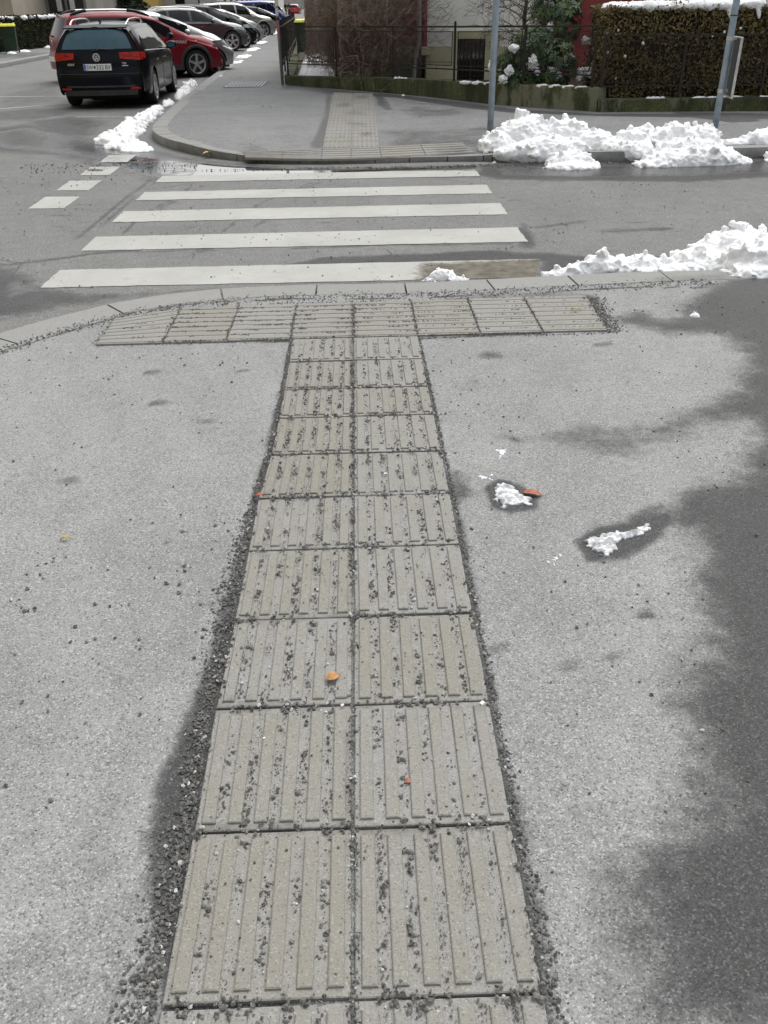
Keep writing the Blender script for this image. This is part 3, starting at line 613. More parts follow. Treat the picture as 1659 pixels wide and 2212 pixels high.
# ------------------------------------------------------------------ grit (loose gravel nobody could count)
def stones(name, P, size, mat, z, seed=1):
    r = np.random.default_rng(seed); n = len(P)
    base = np.array([(1, 0, 0), (-1, 0, 0), (0, 1, 0), (0, -1, 0), (0, 0, 1), (0, 0, -1), (.62, .62, .5), (-.62, .62, .5), (.62, -.62, .5), (-.62, -.62, .5)])
    tri = np.array([(6, 0, 2), (6, 2, 4), (6, 4, 0), (7, 2, 1), (7, 4, 2), (7, 1, 4), (8, 3, 0), (8, 4, 3), (8, 0, 4), (9, 1, 3), (9, 4, 1), (9, 3, 4), (5, 2, 0), (5, 1, 2), (5, 3, 1), (5, 0, 3)])
    V = base[None]*(1+r.uniform(-.32, .32, (n, 10, 1)))*r.uniform(.55, 1.15, (n, 1, 3))*[1, 1, .75]
    th = r.uniform(0, 2*math.pi, n); c, s = np.cos(th), np.sin(th); x = V[..., 0]*c[:, None]-V[..., 1]*s[:, None]; y = V[..., 0]*s[:, None]+V[..., 1]*c[:, None]
    ph = r.uniform(-.5, .5, n); zz = V[..., 2]*np.cos(ph)[:, None]+x*np.sin(ph)[:, None]; x = x*np.cos(ph)[:, None]-V[..., 2]*np.sin(ph)[:, None]
    V = np.stack([x, y, zz], -1)*size[:, None, None]; V[..., 0] += P[:, 0, None]; V[..., 1] += P[:, 1, None]; V[..., 2] += (z+size*.42)[:, None]
    Fc = (tri[None]+(np.arange(n)*10)[:, None, None]).reshape(-1, 3)
    return npmesh(name, V.reshape(-1, 3), Fc, mat)
def clump(P, sc, off=0.0): return np.array([noise.fractal(Vector((p[0]*sc+off, p[1]*sc, off)), .9, 2.0, 3) for p in P])
pts, zs, sz = [], [], []
def put(P, z, lo, hi, pw=1.6):
    P = np.asarray(P); pts.append(P); zs.append(np.full(len(P), z) if np.isscalar(z) else z); sz.append((lo+(hi-lo)*rng.random(len(P))**pw)*1.15)
# in the grooves of the guide path
for k in range(len(rowY)-1):
    y1, y0 = rowY[k], rowY[k+1]
    if y1 < .6: continue
    for s in (0, 1):
        a, b = (xL((y0+y1)/2), xm) if s == 0 else (xm, xR((y0+y1)/2))
        n = 560; g = rng.integers(0, 7, n); px = a+(b-a)*g/6+rng.normal(0, .0065, n); py = rng.uniform(y0, y1, n)
        P = np.stack([px, py], 1); keep = clump(P, 11)+rng.normal(0, .16, n) > .06; put(P[keep], ZW+.010, .0022, .0060, 1.8)
        n = 1300; g = rng.integers(0, 7, n); P = np.stack([a+(b-a)*g/6+rng.normal(0, .0075, n), rng.uniform(y0, y1, n)], 1); P = P[clump(P, 9, 4)+rng.normal(0, .2, n) > .0]; put(P, ZW+.010, .0009, .0022)
        n = 60; P = np.stack([rng.uniform(a, b, n), rng.uniform(y0, y1, n)], 1); put(P, ZW+.016, .0018, .0042, 2.5)
    n = 260; P = np.stack([rng.uniform(xL(y0), xR(y0), n), y0+rng.normal(-.004, .013, n)], 1); keep = clump(P, 9, 3)+rng.normal(0, .1, n) > .05; put(P[keep], ZW+.012, .0024, .0068)
n = 1200; yy = rng.uniform(.8, 5.3, n); P = np.stack([xm+rng.normal(-.002, .006, n), yy], 1); keep = clump(P, 5, 9)+rng.normal(0, .1, n) > 0; put(P[keep], ZW+.009, .002, .0048)
# heaps along the edges
n = 3600; yy = .8+4*rng.random(n)**1.35; wd = np.interp(yy, [.8, 1.2, 1.8, 2.1, 2.6, 2.9, 3.3, 4.7], [.07, .05, .035, .06, .035, .014, .010, .004]); P = np.stack([np.array([xL(y) for y in yy])-.008-np.abs(rng.normal(0, 1, n))*wd*.6, yy], 1)
put(P, ZW, .0022, .0062)
n = 1200; yy = .8+4*rng.random(n)**1.2; wd = np.interp(yy, [.8, 2, 4.7], [.016, .007, .003]); P = np.stack([np.array([xR(y) for y in yy])+.008+np.abs(rng.normal(0, 1, n))*wd, yy], 1); put(P, ZW, .0022, .0055)
# T strip grooves
n = 5200; g = rng.integers(0, 9, n); P = np.stack([rng.uniform(Tx[0]+.1, Tx[-1], n), Ty0+(Ty1-Ty0)*g/8+rng.normal(0, .006, n)], 1); keep = (clump(P, 7, 5)+rng.normal(0, .2, n) > .02) & (P[:, 1] < np.interp(P[:, 0], kx[o_], ky[o_])-.1); put(P[keep], ZW+.010, .003, .0062)
for xx in Tx:
    n = 90; P = np.stack([xx+rng.normal(0, .007, n), rng.uniform(Ty0, Ty1, n)], 1); P = P[P[:, 1] < np.interp(P[:, 0], kx[o_], ky[o_])-.06]; put(P, ZW+.012, .0025, .006)
n = 500; P = np.stack([rng.uniform(Tx[0], Tx[-1]+.05, n), Ty0+rng.normal(-.012, .012, n)], 1); put(P, ZW, .0025, .0055)
n = 700; a = rng.uniform(0, 1, n); P = np.stack([Tx[-1]+.0+a*.03+np.abs(rng.normal(0, .05, n)), Ty0+(Ty1-Ty0)*a], 1); put(P, ZW, .0025, .006)
n = 1700; i = rng.integers(230, 330, n); i = rng.integers(np.argmin(np.abs(kx+2.1)), np.argmin(np.abs(kx-2.4)), n); P = near_in[i]+np.stack([rng.normal(0, .03, n), rng.normal(-.05, .05, n)], 1); put(P, ZW+.002, .003, .0065)
# loose on the asphalt
n = 5200; P = np.stack([rng.uniform(-2.6, 3.2, n), .7+4.8*rng.random(n)**1.0], 1); keep = (clump(P, 1.6, 2)+rng.normal(0, .28, n) > .12) & ((P[:, 0] < -.45) | (P[:, 0] > .35)) & (P[:, 1] < np.interp(P[:, 0], kx[o_], ky[o_])); P = P[keep]; put(P, ZW, .002, .0068, 2.2)
n = 420; P = np.stack([rng.normal(-1.0, .4, n), rng.normal(2.05, .3, n)], 1); P = P[clump(P, 5, 1)+rng.normal(0, .15, n) > .12]; P = P[P[:, 0] < -.5]; put(P, ZW, .0025, .0075)
# road gutter and road
n = 2600; i = rng.integers(np.argmin(np.abs(kx+2.4)), np.argmin(np.abs(kx-2.3)), n); P = near_out[i]+np.stack([rng.normal(0, .03, n), .03+np.abs(rng.normal(0, .1, n))], 1); put(P, .0035, .003, .0075)
n = 2600; P = np.stack([rng.uniform(-4.2, 4.5, n), rng.uniform(5.9, 11.2, n)], 1); keep = ~((P[:, 0] < .2) & (P[:, 1] > 10.78)) & (clump(P, 1.1, 6)+rng.normal(0, .3, n) > .18) & (P[:, 1] > np.interp(P[:, 0], near_out[o_, 0], near_out[o_, 1])+.05); put(P[keep], .0035, .003, .008)
n = 900; P = np.stack([rng.uniform(-4.3, 4.2, n), np.abs(rng.normal(0, .22, n))], 1); P[:, 1] = np.where(P[:, 0] > -2, 11.15-P[:, 1]*.6, 11.9-P[:, 1]*3); P = P[(P[:, 0] < -2.3) | (P[:, 0] > 0.1) | (P[:, 1] > 11.1)]; put(P, .0035, .005, .012)
P = np.concatenate(pts); zz = np.concatenate(zs); ss = np.concatenate(sz); ok = P[:, 1] > .6; P, zz, ss = P[ok], zz[ok], ss[ok]
lt = rng.random(len(P)) < .06
tag(stones('gravel', P[~lt], ss[~lt], M['grit'], zz[~lt]), 'dark grey winter grit scattered over the paving and road', 'gravel', kind='stuff')
tag(stones('pale_gravel', P[lt], ss[lt], M['gritlight'], zz[lt], 2), 'pale chips mixed among the dark winter grit', 'gravel', kind='stuff')
# ------------------------------------------------------------------ garden wall and fence
W0, W1, W2, W3 = (-1.62, 22.15), (4.0, 15.42), (14.0, 14.6), (4.0, 15.42)
wallpts = [(-1.62, 22.15), (.96, 19.3), (2.44, 16.95), (4.0, 15.45)]
def wall(name, pts, z0, ztops, th, label, parent=None):
    V = []; Fc = []; P = [np.array(p, float) for p in pts]; S = []
    for i in range(len(P)-1):
        n = max(2, int(np.hypot(*(P[i+1]-P[i]))/.12))
        S += [(P[i]*(1-k/n)+P[i+1]*k/n, ztops[i]*(1-k/n)+ztops[i+1]*k/n) for k in range(n+(i == len(P)-2))]
    C = np.array([s[0] for s in S]); T = np.gradient(C, axis=0); T /= np.hypot(*T.T)[:, None]; Nn = np.stack([-T[:, 1], T[:, 0]], 1)
    prof = [(0, 0), (0, .35), (0, .7), (.0, .93), (.025, 1.0), (.5, 1.0), (.975, 1.0), (1, .93), (1, 0)]
    for (c, zt), nn in zip(S, Nn):
        for (a, b) in prof:
            p = c+nn*a*th; q = Vector((p[0]*4, p[1]*4, b*3)); j = noise.noise(q)*.012
            V.append((p[0]+nn[0]*j, p[1]+nn[1]*j, z0+(zt-z0)*b+(noise.noise(q*2)*.006 if b > .9 else 0)))
    k = len(prof)
    for i in range(len(S)-1):
        for j in range(k-1): a = i*k+j; Fc.append((a, a+k, a+k+1, a+1))
    Fc += [tuple(range(k)), tuple((len(S)-1)*k+j for j in range(k))[::-1]]
    o = mesh(name, V, Fc, M['moss'])
    bm = bmesh.new(); bm.from_mesh(o.data); bmesh.ops.recalc_face_normals(bm, faces=bm.faces); bm.to_mesh(o.data); bm.free()
    if parent: o.parent = parent
    elif label: tag(o, label, 'wall')
    return o
wall('garden_wall', wallpts, .05, [.30, .40, .46, .475], .26, 'low green mossy concrete garden wall under the tall chain link fence')
wall('garden_wall', [(4.015, 15.40), (6.75, 15.08), (14, 14.6)], .05, [.305, .33, .35], .26, 'lower mossy concrete wall in front of the big brown hedge')
wall('garden_wall', [(-1.66, 22.42), (-1.80, 26), (-2.1, 32), (-2.7, 44)], .05, [.30, .30, .30, .3], -.22, 'mossy wall running along the side street pavement below the picket fence')
def lattice(mb, p, q, z0a, z1a, z0b, z1b, pitch=.056, r=.0024):
    p, q = np.array(p, float), np.array(q, float); L = np.hypot(*(q-p)); H = z1a-z0a; k = pitch
    def pt(s, h): u = s/L; zz0 = z0a*(1-u)+z0b*u; zz1 = z1a*(1-u)+z1b*u; c = p*(1-u)+q*u; return (c[0], c[1], zz0+(zz1-zz0)*h/H)
    for sg in (1, -1):
        n = int((L+H)/k)+1
        for i in range(n):
            if sg == 1: s0 = i*k-H; a = (max(0, s0), max(0, -s0)); e = min(L, s0+H); b = (e, e-s0)
            else: s0 = i*k; a = (min(L, s0), max(0, s0-L)); e = max(0, s0-H); b = (e, s0-e)
            if abs(b[0]-a[0]) > .01: mb.tube([pt(*a), pt(*b)], r, 3, False)
def chain_fence(name, label, posts, zr_top, zr_bot, zw, tall=(), nrm=(.0, .13)):
    root = empty(name, (*posts[0], 0)); tag(root, label, 'fence'); inv = Vector((posts[0][0], posts[0][1], 0))
    def b(mb, nm, mat=M['iron']):
        mb.v = [tuple(Vector(v)-inv) for v in mb.v]; return mb.build(nm, mat, root)
    P = [(x+nrm[0], y+nrm[1]) for x, y in posts]
    for i, (x, y) in enumerate(P):
        m = MB(); t = zr_top[i]+(.07 if i in tall else .0); m.box(x-.02, x+.02, y-.02, y+.02, zw[i]-.05, t, .003)
        b(m, 'post')
    for i in range(len(P)-1):
        (x0, y0), (x1, y1) = P[i], P[i+1]; d = Vector((x1-x0, y1-y0, 0)).normalized()
        a = Vector((x0, y0, 0))+d*.02; c = Vector((x1, y1, 0))-d*.02
        m = MB()
        m.bar(a+Vector((0, 0, zr_top[i]-.02)), c+Vector((0, 0, zr_top[i+1]-.02)), .035, .028); b(m, 'rail')
        m = MB(); m.bar(a+Vector((0, 0, zr_bot[i])), c+Vector((0, 0, zr_bot[i+1])), .03, .022); b(m, 'rail')
        m = MB(); ia = a+d*.06; ic = c-d*.06; tz = (zr_top[i]-.10, zr_top[i+1]-.10); bz = (zr_bot[i]+.06, zr_bot[i+1]+.06)
        m.bar(ia+Vector((0, 0, tz[0])), ic+Vector((0, 0, tz[1])), .014, .014); m.bar(ia+Vector((0, 0, bz[0])), ic+Vector((0, 0, bz[1])), .014, .014)
        m.bar(ia+Vector((0, 0, bz[0])), ia+Vector((0, 0, tz[0])), .014, .014, (0, 1, 0)); m.bar(ic+Vector((0, 0, bz[1])), ic+Vector((0, 0, tz[1])), .014, .014, (0, 1, 0))
        for t in (.25, .75):
            w_ = ia*(1-t)+ic*t; zz = bz[0]*(1-t)+bz[1]*t; m.bar(w_+Vector((0, 0, zz-.05)), w_+Vector((0, 0, zz)), .01, .01, (0, 1, 0))
        lattice(m, ia[:2], ic[:2], bz[0], tz[0], bz[1], tz[1]); b(m, 'mesh_panel')
    return root
def onw(px, i0=0):
    a, b_ = [(wallpts[k], wallpts[k+1]) for k in range(3)][i0]; r = at(px, 100, 1.0)[0]
    # intersection of the view line with the wall segment, set back by the fence offset
    t = (r*a[1]-a[0])/((b_[0]-a[0])-r*(b_[1]-a[1])); return (a[0]+(b_[0]-a[0])*t, a[1]+(b_[1]-a[1])*t)
fp = [(-1.56, 22.08), onw(725, 0), onw(850, 0), onw(984, 1), onw(1137, 2), (3.93, 15.5)]
chain_fence('chain_link_fence', 'tall rusty brown chain link fence on the mossy wall before the shrubs and cream house', fp, [1.31, 1.32, 1.33, 1.35, 1.37, 1.38], [.55, .57, .6, .63, .645, .65], [.3, .34, .38, .42, .44, .45], tall=(3,))
chain_fence('chain_link_fence', 'lower rusty chain link fence standing close against the big brown hedge', [(4.06, 15.42), (5.33, 15.26), (6.62, 15.1), (7.9, 15.0), (9.2, 14.9)], [1.25, 1.24, 1.24, 1.24, 1.24], [.49, .495, .5, .5, .5], [.28, .29, .3, .3, .3])
# picket fence along the side street
root = empty('picket_fence', (-1.72, 22.3, 0)); tag(root, 'dark iron picket fence along the side street, running back from the corner', 'fence')
inv = Vector((-1.72, 22.3, 0)); fa, fb = Vector((-1.70, 22.35, 0)), Vector((-2.3, 38, 0))
m = MB(); nn = 130
for k in range(nn+1):
    p = fa.lerp(fb, k/nn); m.bar(p+Vector((0, 0, .47)), p+Vector((0, 0, 1.36)), .022, .012, (0, 1, 0)); m.add([(p.x-.012, p.y, 1.36), (p.x+.012, p.y, 1.36), (p.x, p.y, 1.42)], [(0, 1, 2)])
m.v = [tuple(Vector(v)-inv) for v in m.v]; m.build('pickets', M['iron'], root)
for z in (.55, 1.27):
    m = MB(); m.bar(fa+Vector((.02, 0, z)), fb+Vector((.02, 0, z)), .02, .035); m.v = [tuple(Vector(v)-inv) for v in m.v]; m.build('rail', M['iron'], root)
for k in range(0, 9):
    p = fa.lerp(fb, k/8); m = MB(); m.box(p.x-.02, p.x+.02, p.y-.02, p.y+.02, .26, 1.38); m.v = [tuple(Vector(v)-inv) for v in m.v]; m.build('post', M['iron'], root)
g = mesh('garden_ground', [(-1.6, 22.3, .13), (1.0, 19.55, .13), (2.5, 17.2, .13), (4.05, 15.7, .13), (14, 14.8, .13), (14, 60, .13), (-3.6, 60, .13)], [tuple(range(7))], M['soil']); tag(g, kind='structure')
# ------------------------------------------------------------------ houses
root = empty('cream_house', (1.7, 22.8, 0)); tag(root, 'cream and red rendered house with yellow plinth and barred cellar window behind the fence', 'house'); inv = Vector((1.7, 22.8, 0))
def hb(mb, nm, mat, par=root):
    mb.v = [tuple(Vector(v)-inv) for v in mb.v]; return mb.build(nm, mat, par)
hy0, hy1 = 22.9, 21.6   # the cream front comes slightly closer to the right
X0, X1 = 1.72, 4.45
def hy(x): return hy0+(hy1-hy0)*(x-X0)/3.0
def slab(xa, xb, za, zb, d, mat, nm, off=0.0, par=root):
    m = MB(); ya, yb = hy(xa)-off, hy(xb)-off
    V = [(xa, ya, za), (xb, yb, za), (xb, yb, zb), (xa, ya, zb), (xa, ya+d, za), (xb, yb+d, za), (xb, yb+d, zb), (xa, ya+d, zb)]
    m.add(V, [(0, 1, 2, 3), (5, 4, 7, 6), (4, 0, 3, 7), (1, 5, 6, 2), (3, 2, 6, 7), (4, 5, 1, 0)]); return hb(m, nm, mat, par)
wx0, wx1 = at(989, 80, 22.6)[0], at(1048, 80, 22.4)[0]; wzt, wzb = .98, .12
zs_ = .82
slab(X0, X1, zs_, 8.5, 5, M['cream'], 'wall')
slab(X0-.02, wx0-.0, -.05, zs_-.003, 3, M['base'], 'plinth', .035); slab(wx1, X1+.02, -.05, zs_-.003, 3, M['base'], 'plinth', .035)
sf = slab(wx0-.13, wx1+.30, wzt+.0, wzt+.16, .2, M['base'], 'window_surround', .04); slab(wx0-.13, wx0, zs_, wzt, .2, M['base'], 'window_surround', .04); slab(wx1, wx1+.3, zs_, wzt, .2, M['base'], 'window_surround', .04)
slab(X0-.02, wx0-.13, .49, .505, .2, M['greywall'], 'plinth_groove', .038)
cw = slab(wx0, wx1, wzb, wzt, .1, M['winglass'], 'cellar_window', -.14+.145)
m = MB()
for k in range(7):
    x = wx0+(wx1-wx0)*(k+.5)/7; m.bar((x, hy(x)-.03, wzb), (x, hy(x)-.03, wzt), .014, .014, (0, 1, 0))
for z in (.2, .55, .88): m.bar((wx0, hy(wx0)-.03, z), (wx1, hy(wx1)-.03, z), .02, .012)
o = hb(m, 'window_bars', M['iron']); 
m = MB(); x = (wx0+wx1)/2; m.bar((x, hy(x)-.012, wzb), (x, hy(x)-.012, wzt), .05, .02, (0, 1, 0)); hb(m, 'window_mullion', M['darkdoor'])
# red wings
m = MB(); m.box(.45, X0-.09, 23.35, 29, -.05, 8.5); hb(m, 'wall', M['redwall'])
m = MB(); m.box(X1+.02, 16, 23.2, 29, -.05, 8.5); hb(m, 'wall', M['redwall'])
m = MB(); m.box(X0-.09, X0-.0025, 22.86, 27, .74, 8.4); hb(m, 'corner_strip', M['redtrim'])
m = MB(); m.box(.43, X0-.09, 23.30, 23.346, -.05, .86); hb(m, 'plinth', M['greywall'])
m = MB(); m.box(X0-.14, X0+.06, 22.74, 22.86, .63, .82, .02); hb(m, 'plinth_block', M['base'])
m = MB(); m.tube([(X0-.20, 22.75, 8), (X0-.20, 22.75, 1.0), (X0-.21, 22.74, .85), (X0-.30, 22.7, .55), (X0-.33, 22.68, .12)], .055, 12)
m.tube([(X0-.20, 22.75, .98), (X0-.20, 22.75, 1.05)], .064, 12); hb(m, 'downpipe', M['galv2'])
m = MB()
for z in (3.2, 6.0): m = MB(); m.box(2.3, 3.3, 22.2, 22.9, z, z+1.4); hb(m, 'window', M['winglass'])
m = MB(); m.add([(-1, 21.0, 8.5), (16.2, 21.0, 8.5), (16.2, 29.4, 8.5), (-1, 29.4, 8.5), (2, 25.2, 11), (13, 25.2, 11)], [(0, 1, 5, 4), (1, 2, 5), (2, 3, 4, 5), (3, 0, 4), (3, 2, 1, 0)]); hb(m, 'roof', M['greywall'])
def block(name, label, x0, x1, y0, y1, h, mat, wins=(), extra=()):
    r = empty(name, ((x0+x1)/2, y0, 0)); tag(r, label, 'building'); iv = Vector(((x0+x1)/2, y0, 0))
    def b(mb, nm, mt): mb.v = [tuple(Vector(v)-iv) for v in mb.v]; return mb.build(nm, mt, r)
    m = MB(); m.box(x0, x1, y0, y1, -.05, h); b(m, 'wall', mat)
    m = MB(); cx_, cy_ = (x0+x1)/2, (y0+y1)/2; e = .4
    m.add([(x0-e, y0-e, h), (x1+e, y0-e, h), (x1+e, y1+e, h), (x0-e, y1+e, h), (cx_, y0+1, h+2.2), (cx_, y1-1, h+2.2)], [(0, 1, 4), (1, 2, 5, 4), (2, 3, 5), (3, 0, 4, 5), (3, 2, 1, 0)]); b(m, 'roof', M['darkdoor'])
    for (a, c, z0, z1, mt, nm) in wins:
        m = MB(); m.box(a, c, y0-.04, y0+.1, z0, z1); b(m, nm, mt)
    for (face, a, c, z0, z1, mt, nm) in extra:          # on the street side
        m = MB(); xx = x1 if face > 0 else x0; m.box(xx-.1, xx+.04, a, c, z0, z1) if face > 0 else m.box(xx-.04, xx+.1, a, c, z0, z1); b(m, nm, mt)
    return r
def AX(px, Y): return at(px, 20, Y)[0]
block('beige_house', 'beige rendered wall end at the far left edge behind the hedge', AX(-120, 47), AX(28, 47), 47, 52, 4, M['beigewall'])
Yg = 52
block('garage_building', 'grey brown building with two dark doors bearing white notices', AX(20, Yg), AX(188, Yg), Yg, 60, 4.6, M['greywall'],
      wins=[(AX(108, Yg), AX(142, Yg), .1, 4, M['darkdoor'], 'door'), (AX(148, Yg), AX(182, Yg), .1, 4, M['darkdoor'], 'door')])
for px in (130, 158):
    x = AX(px, Yg-.05); m = MB(); m.box(x-.13, x+.13, Yg-.075, Yg-.045, 1.55, 2.2); o = m.build('door_notice', M['paper']); tag(o, 'white paper notice on the %s dark door of the grey building' % ('left' if px == 130 else 'right'), 'notice')
for px in (97, 104, 145): 
    pass
block('yellow_house', 'yellow rendered house at the back beside the dark conifer', AX(262, 72), AX(341, 72), 72, 80, 6, M['yellow'], wins=[(AX(300, 72), AX(309, 72), .3, 3, M['paper'], 'door')])
block('pale_house', 'pale grey house with a small dark window above the parked cars', AX(341.5, 74), AX(470, 74), 74, 110, 7, M['palewall'], wins=[(AX(381, 74), AX(401, 74), 1.25, 2.6, M['winglass'], 'window'), (AX(430, 74), AX(433, 74), .1, 5, M['darkdoor'], 'downpipe')],
      extra=[(1, 78+i*4, 79.3+i*4, 1.2, 2.8, M['winglass'], 'window') for i in range(7)])
block('row_house', 'distant grey house row along the left side of the street', -40, -17.5, 112, 250, 10, M['palewall'], extra=[(1, 115+i*5, 116.5+i*5, 1.2, 2.8, M['winglass'], 'window') for i in range(12)])
block('row_house', 'distant dark house row along the right side of the street behind the shrubs', 2, 20, 50, 240, 9, M['greywall'], extra=[(-1, 55+i*6, 56.5+i*6, 1.2, 2.8, M['winglass'], 'window') for i in range(10)])
block('end_house', 'far pale building closing the end of the street', -60, 10, 330, 350, 12, M['palewall'])
block('near_house', 'tall pale house behind the camera across the near pavement', -30, 30, -55, -42, 8, M['palewall'])  # unseen house, added so the black car reflects something darker than sky
block('near_house', 'unseen yellow house at the left across the side street, added for the car reflections', -40, -19, -12, 26, 10, M['yellow'], extra=[(1, -8+i*4, -6.6+i*4, 1.2, 2.8, M['winglass'], 'window') for i in range(8)])  # out of view, put in for what car paint and glass reflect
# ------------------------------------------------------------------ plants
XMIN = [-99.0]
def twig(mb, p, d, L, r, depth, wander=.35, up=.0, kids=3, n=4, minr=.0022):
    pts = [p.copy()]; rad = [r]; k = max(2, min(6, int(L/.12))); q = p.copy(); dd = d.normalized()
    for i in range(k):
        dd = (dd+Vector((random.gauss(0, 1), random.gauss(0, 1), random.gauss(0, 1)))*wander*.5+Vector((0, 0, up*.12))).normalized(); q = q+dd*L/k
        if q.x < XMIN[0]: dd.x = abs(dd.x)*.5; q.x = XMIN[0]+random.random()*.05
        pts.append(q.copy()); rad.append(max(minr, r*(1-.55*(i+1)/k)))
    mb.tube(pts, rad, n if r > .008 else 3, False)
    if depth > 0:
        for _ in range(kids):
            i = random.randint(1, k); b_ = (pts[i]-pts[i-1]).normalized(); s = Vector((random.gauss(0, 1), random.gauss(0, 1), random.gauss(0, .8))).normalized()
            twig(mb, pts[i], (b_*.8+s*.85), L*random.uniform(.45, .75), max(minr, rad[i]*.7), depth-1, wander, up, kids, n, minr)
def shrub(name, label, cat, x0, x1, y0, y1, h, stems, depth, mat, z=.13, lean=.35, r=.016, kids=3, L=.6, seed=1, group=None, minr=.0022, zspread=0.0):
    random.seed(seed); cx_, cy_ = (x0+x1)/2, (y0+y1)/2; root = empty(name, (cx_, cy_, z)); tag(root, label, cat, group)
    mb = MB(); XMIN[0] = x0-cx_-(.8 if x0 == -.42 else .2) if x0 < -.1 else -99.0
    for s in range(stems):
        p = Vector((random.uniform(x0, x1)-cx_, random.uniform(y0, y1)-cy_, random.uniform(0, zspread))); d = Vector((random.gauss(0, lean), random.gauss(0, lean), 1))
        twig(mb, p, d, h*random.uniform(L*.7, L*1.3), r*random.uniform(.5, 1.2), depth, .4, .3, kids, 4, minr)
    mb.build('branches', mat, root); XMIN[0] = -99.0; return root, mb
shrub('bare_shrub', 'dense brown leafless shrub behind the chain link fence, beside the red wall', 'shrub', -.15, .62, 20.9, 22.0, 3.2, 52, 3, M['bark'], lean=.2, r=.02, kids=4, L=.5, seed=3, minr=.003)
shrub('bare_shrub', 'brown leafless shrub filling the corner behind the picket fence', 'shrub', -.42, .25, 23.2, 25.0, 3.0, 56, 3, M['bark'], lean=.3, r=.016, kids=4, L=.5, seed=5, minr=.003)
shrub('bare_shrub', 'middle brown leafless shrub between the corner shrub and the one by the red wall', 'shrub', -.45, .2, 22.2, 22.9, 3.0, 40, 3, M['bark'], lean=.26, r=.016, kids=4, L=.5, seed=31, minr=.003)
shrub('bare_shrub', 'small tangled low shrub in the snow behind the fence corner', 'shrub', -.62, -.3, 20.9, 21.3, .5, 12, 2, M['bark2'], lean=.7, r=.006, kids=4, L=.8, seed=8)
shrub('bare_shrub', 'dark back row of leafless brush behind the snowy patch of garden', 'shrub', -1.2, 1.2, 27.5, 28.8, 2.8, 70, 3, M['bark'], lean=.3, r=.016, kids=4, L=.4, seed=15, minr=.005)
random.seed(21)
rt = empty('bare_tree', (3.15, 18.0, .13)); tag(rt, 'leafless tree with dark tangled branches before the cream wall', 'tree'); mb = MB()
mb.tube([(0, 0, 0), (.05, 0, .6), (0, .02, 1.3), (.06, 0, 2.2)], [.045, .04, .035, .02], 8)
mb.build('trunk', M['bark2'], rt); mb = MB()
for k in range(34):
    z = random.uniform(.75, 2.4); a = random.uniform(0, 6.28); twig(mb, Vector((.02, 0, z)), Vector((math.cos(a), math.sin(a)*.6, random.uniform(-.2, .7))), random.uniform(.5, .95), .010, 2, .5, .1, 4, 4, .0028)
mb.build('branches', M['bark2'], rt)
# rhododendron
def leaf_pts(p, d, nrm, L, wd):
    d = d.normalized(); s = d.cross(nrm).normalized(); nrm = s.cross(d)
    return [p, p+d*L*.3+s*wd*.42-nrm*0.0, p+d*L*.68+s*wd*.5+nrm*-.004, p+d*L-nrm*.012, p+d*L*.68-s*wd*.5+nrm*-.004, p+d*L*.3-s*wd*.42, p+d*L*.5+nrm*-.006]
def rhodo(name, label, blobs, seed):
    random.seed(seed); c = blobs[0]; root = empty(name, (c[0], c[1], .13)); tag(root, label, 'shrub'); mb = MB(); st = MB(); tips = []
    for (bx, by, bz, rx, ry, rz, n) in blobs:
        for _ in range(n):
            v = Vector((random.gauss(0, 1), random.gauss(0, 1), random.gauss(0, 1))).normalized()*random.uniform(.55, 1.0)**.5
            p = Vector((bx+v.x*rx-c[0], by+v.y*ry-c[1], bz+v.z*rz-.13)); out = Vector((v.x, v.y-.25, v.z*.5+.45)).normalized(); tips.append((p, out))
            k = random.randint(6, 9); u = out.orthogonal().normalized(); w_ = out.cross(u)
            for i in range(k):
                a = 2*math.pi*(i+random.uniform(-.2, .2))/k; el = random.uniform(-.55, .25); d = (u*math.cos(a)+w_*math.sin(a))+out*el
                mb.add(leaf_pts(p, d, out, random.uniform(.075, .125), random.uniform(.026, .038)), [(0, 1, 6), (1, 2, 6), (2, 3, 6), (3, 4, 6), (4, 5, 6), (5, 0, 6)])
            if random.random() < .5: st.tube([p, p*.6+Vector((0, 0, -.05)), Vector((p.x*.2, p.y*.2, max(.0, p.z*.15)))], [.003, .006, .01], 4, False)
    mb.build('leaves', M['rhodo'], root); st.build('stems', M['bark2'], root); return tips
rb = [(3.18, 16.95, .95, .52, .32, .42, 210), (3.55, 16.7, .75, .38, .3, .42, 130), (2.75, 17.2, .62, .28, .28, .34, 70), (3.0, 16.8, .52, .42, .25, .22, 80), (3.72, 16.95, 1.45, .30, .28, .36, 90), (3.45, 17.3, 1.62, .32, .3, .42, 90), (3.8, 17.2, 1.85, .25, .25, .3, 45)]
rhodo('rhododendron', 'green rhododendron with drooping leaves and snow clumps behind the fence', rb, 4)
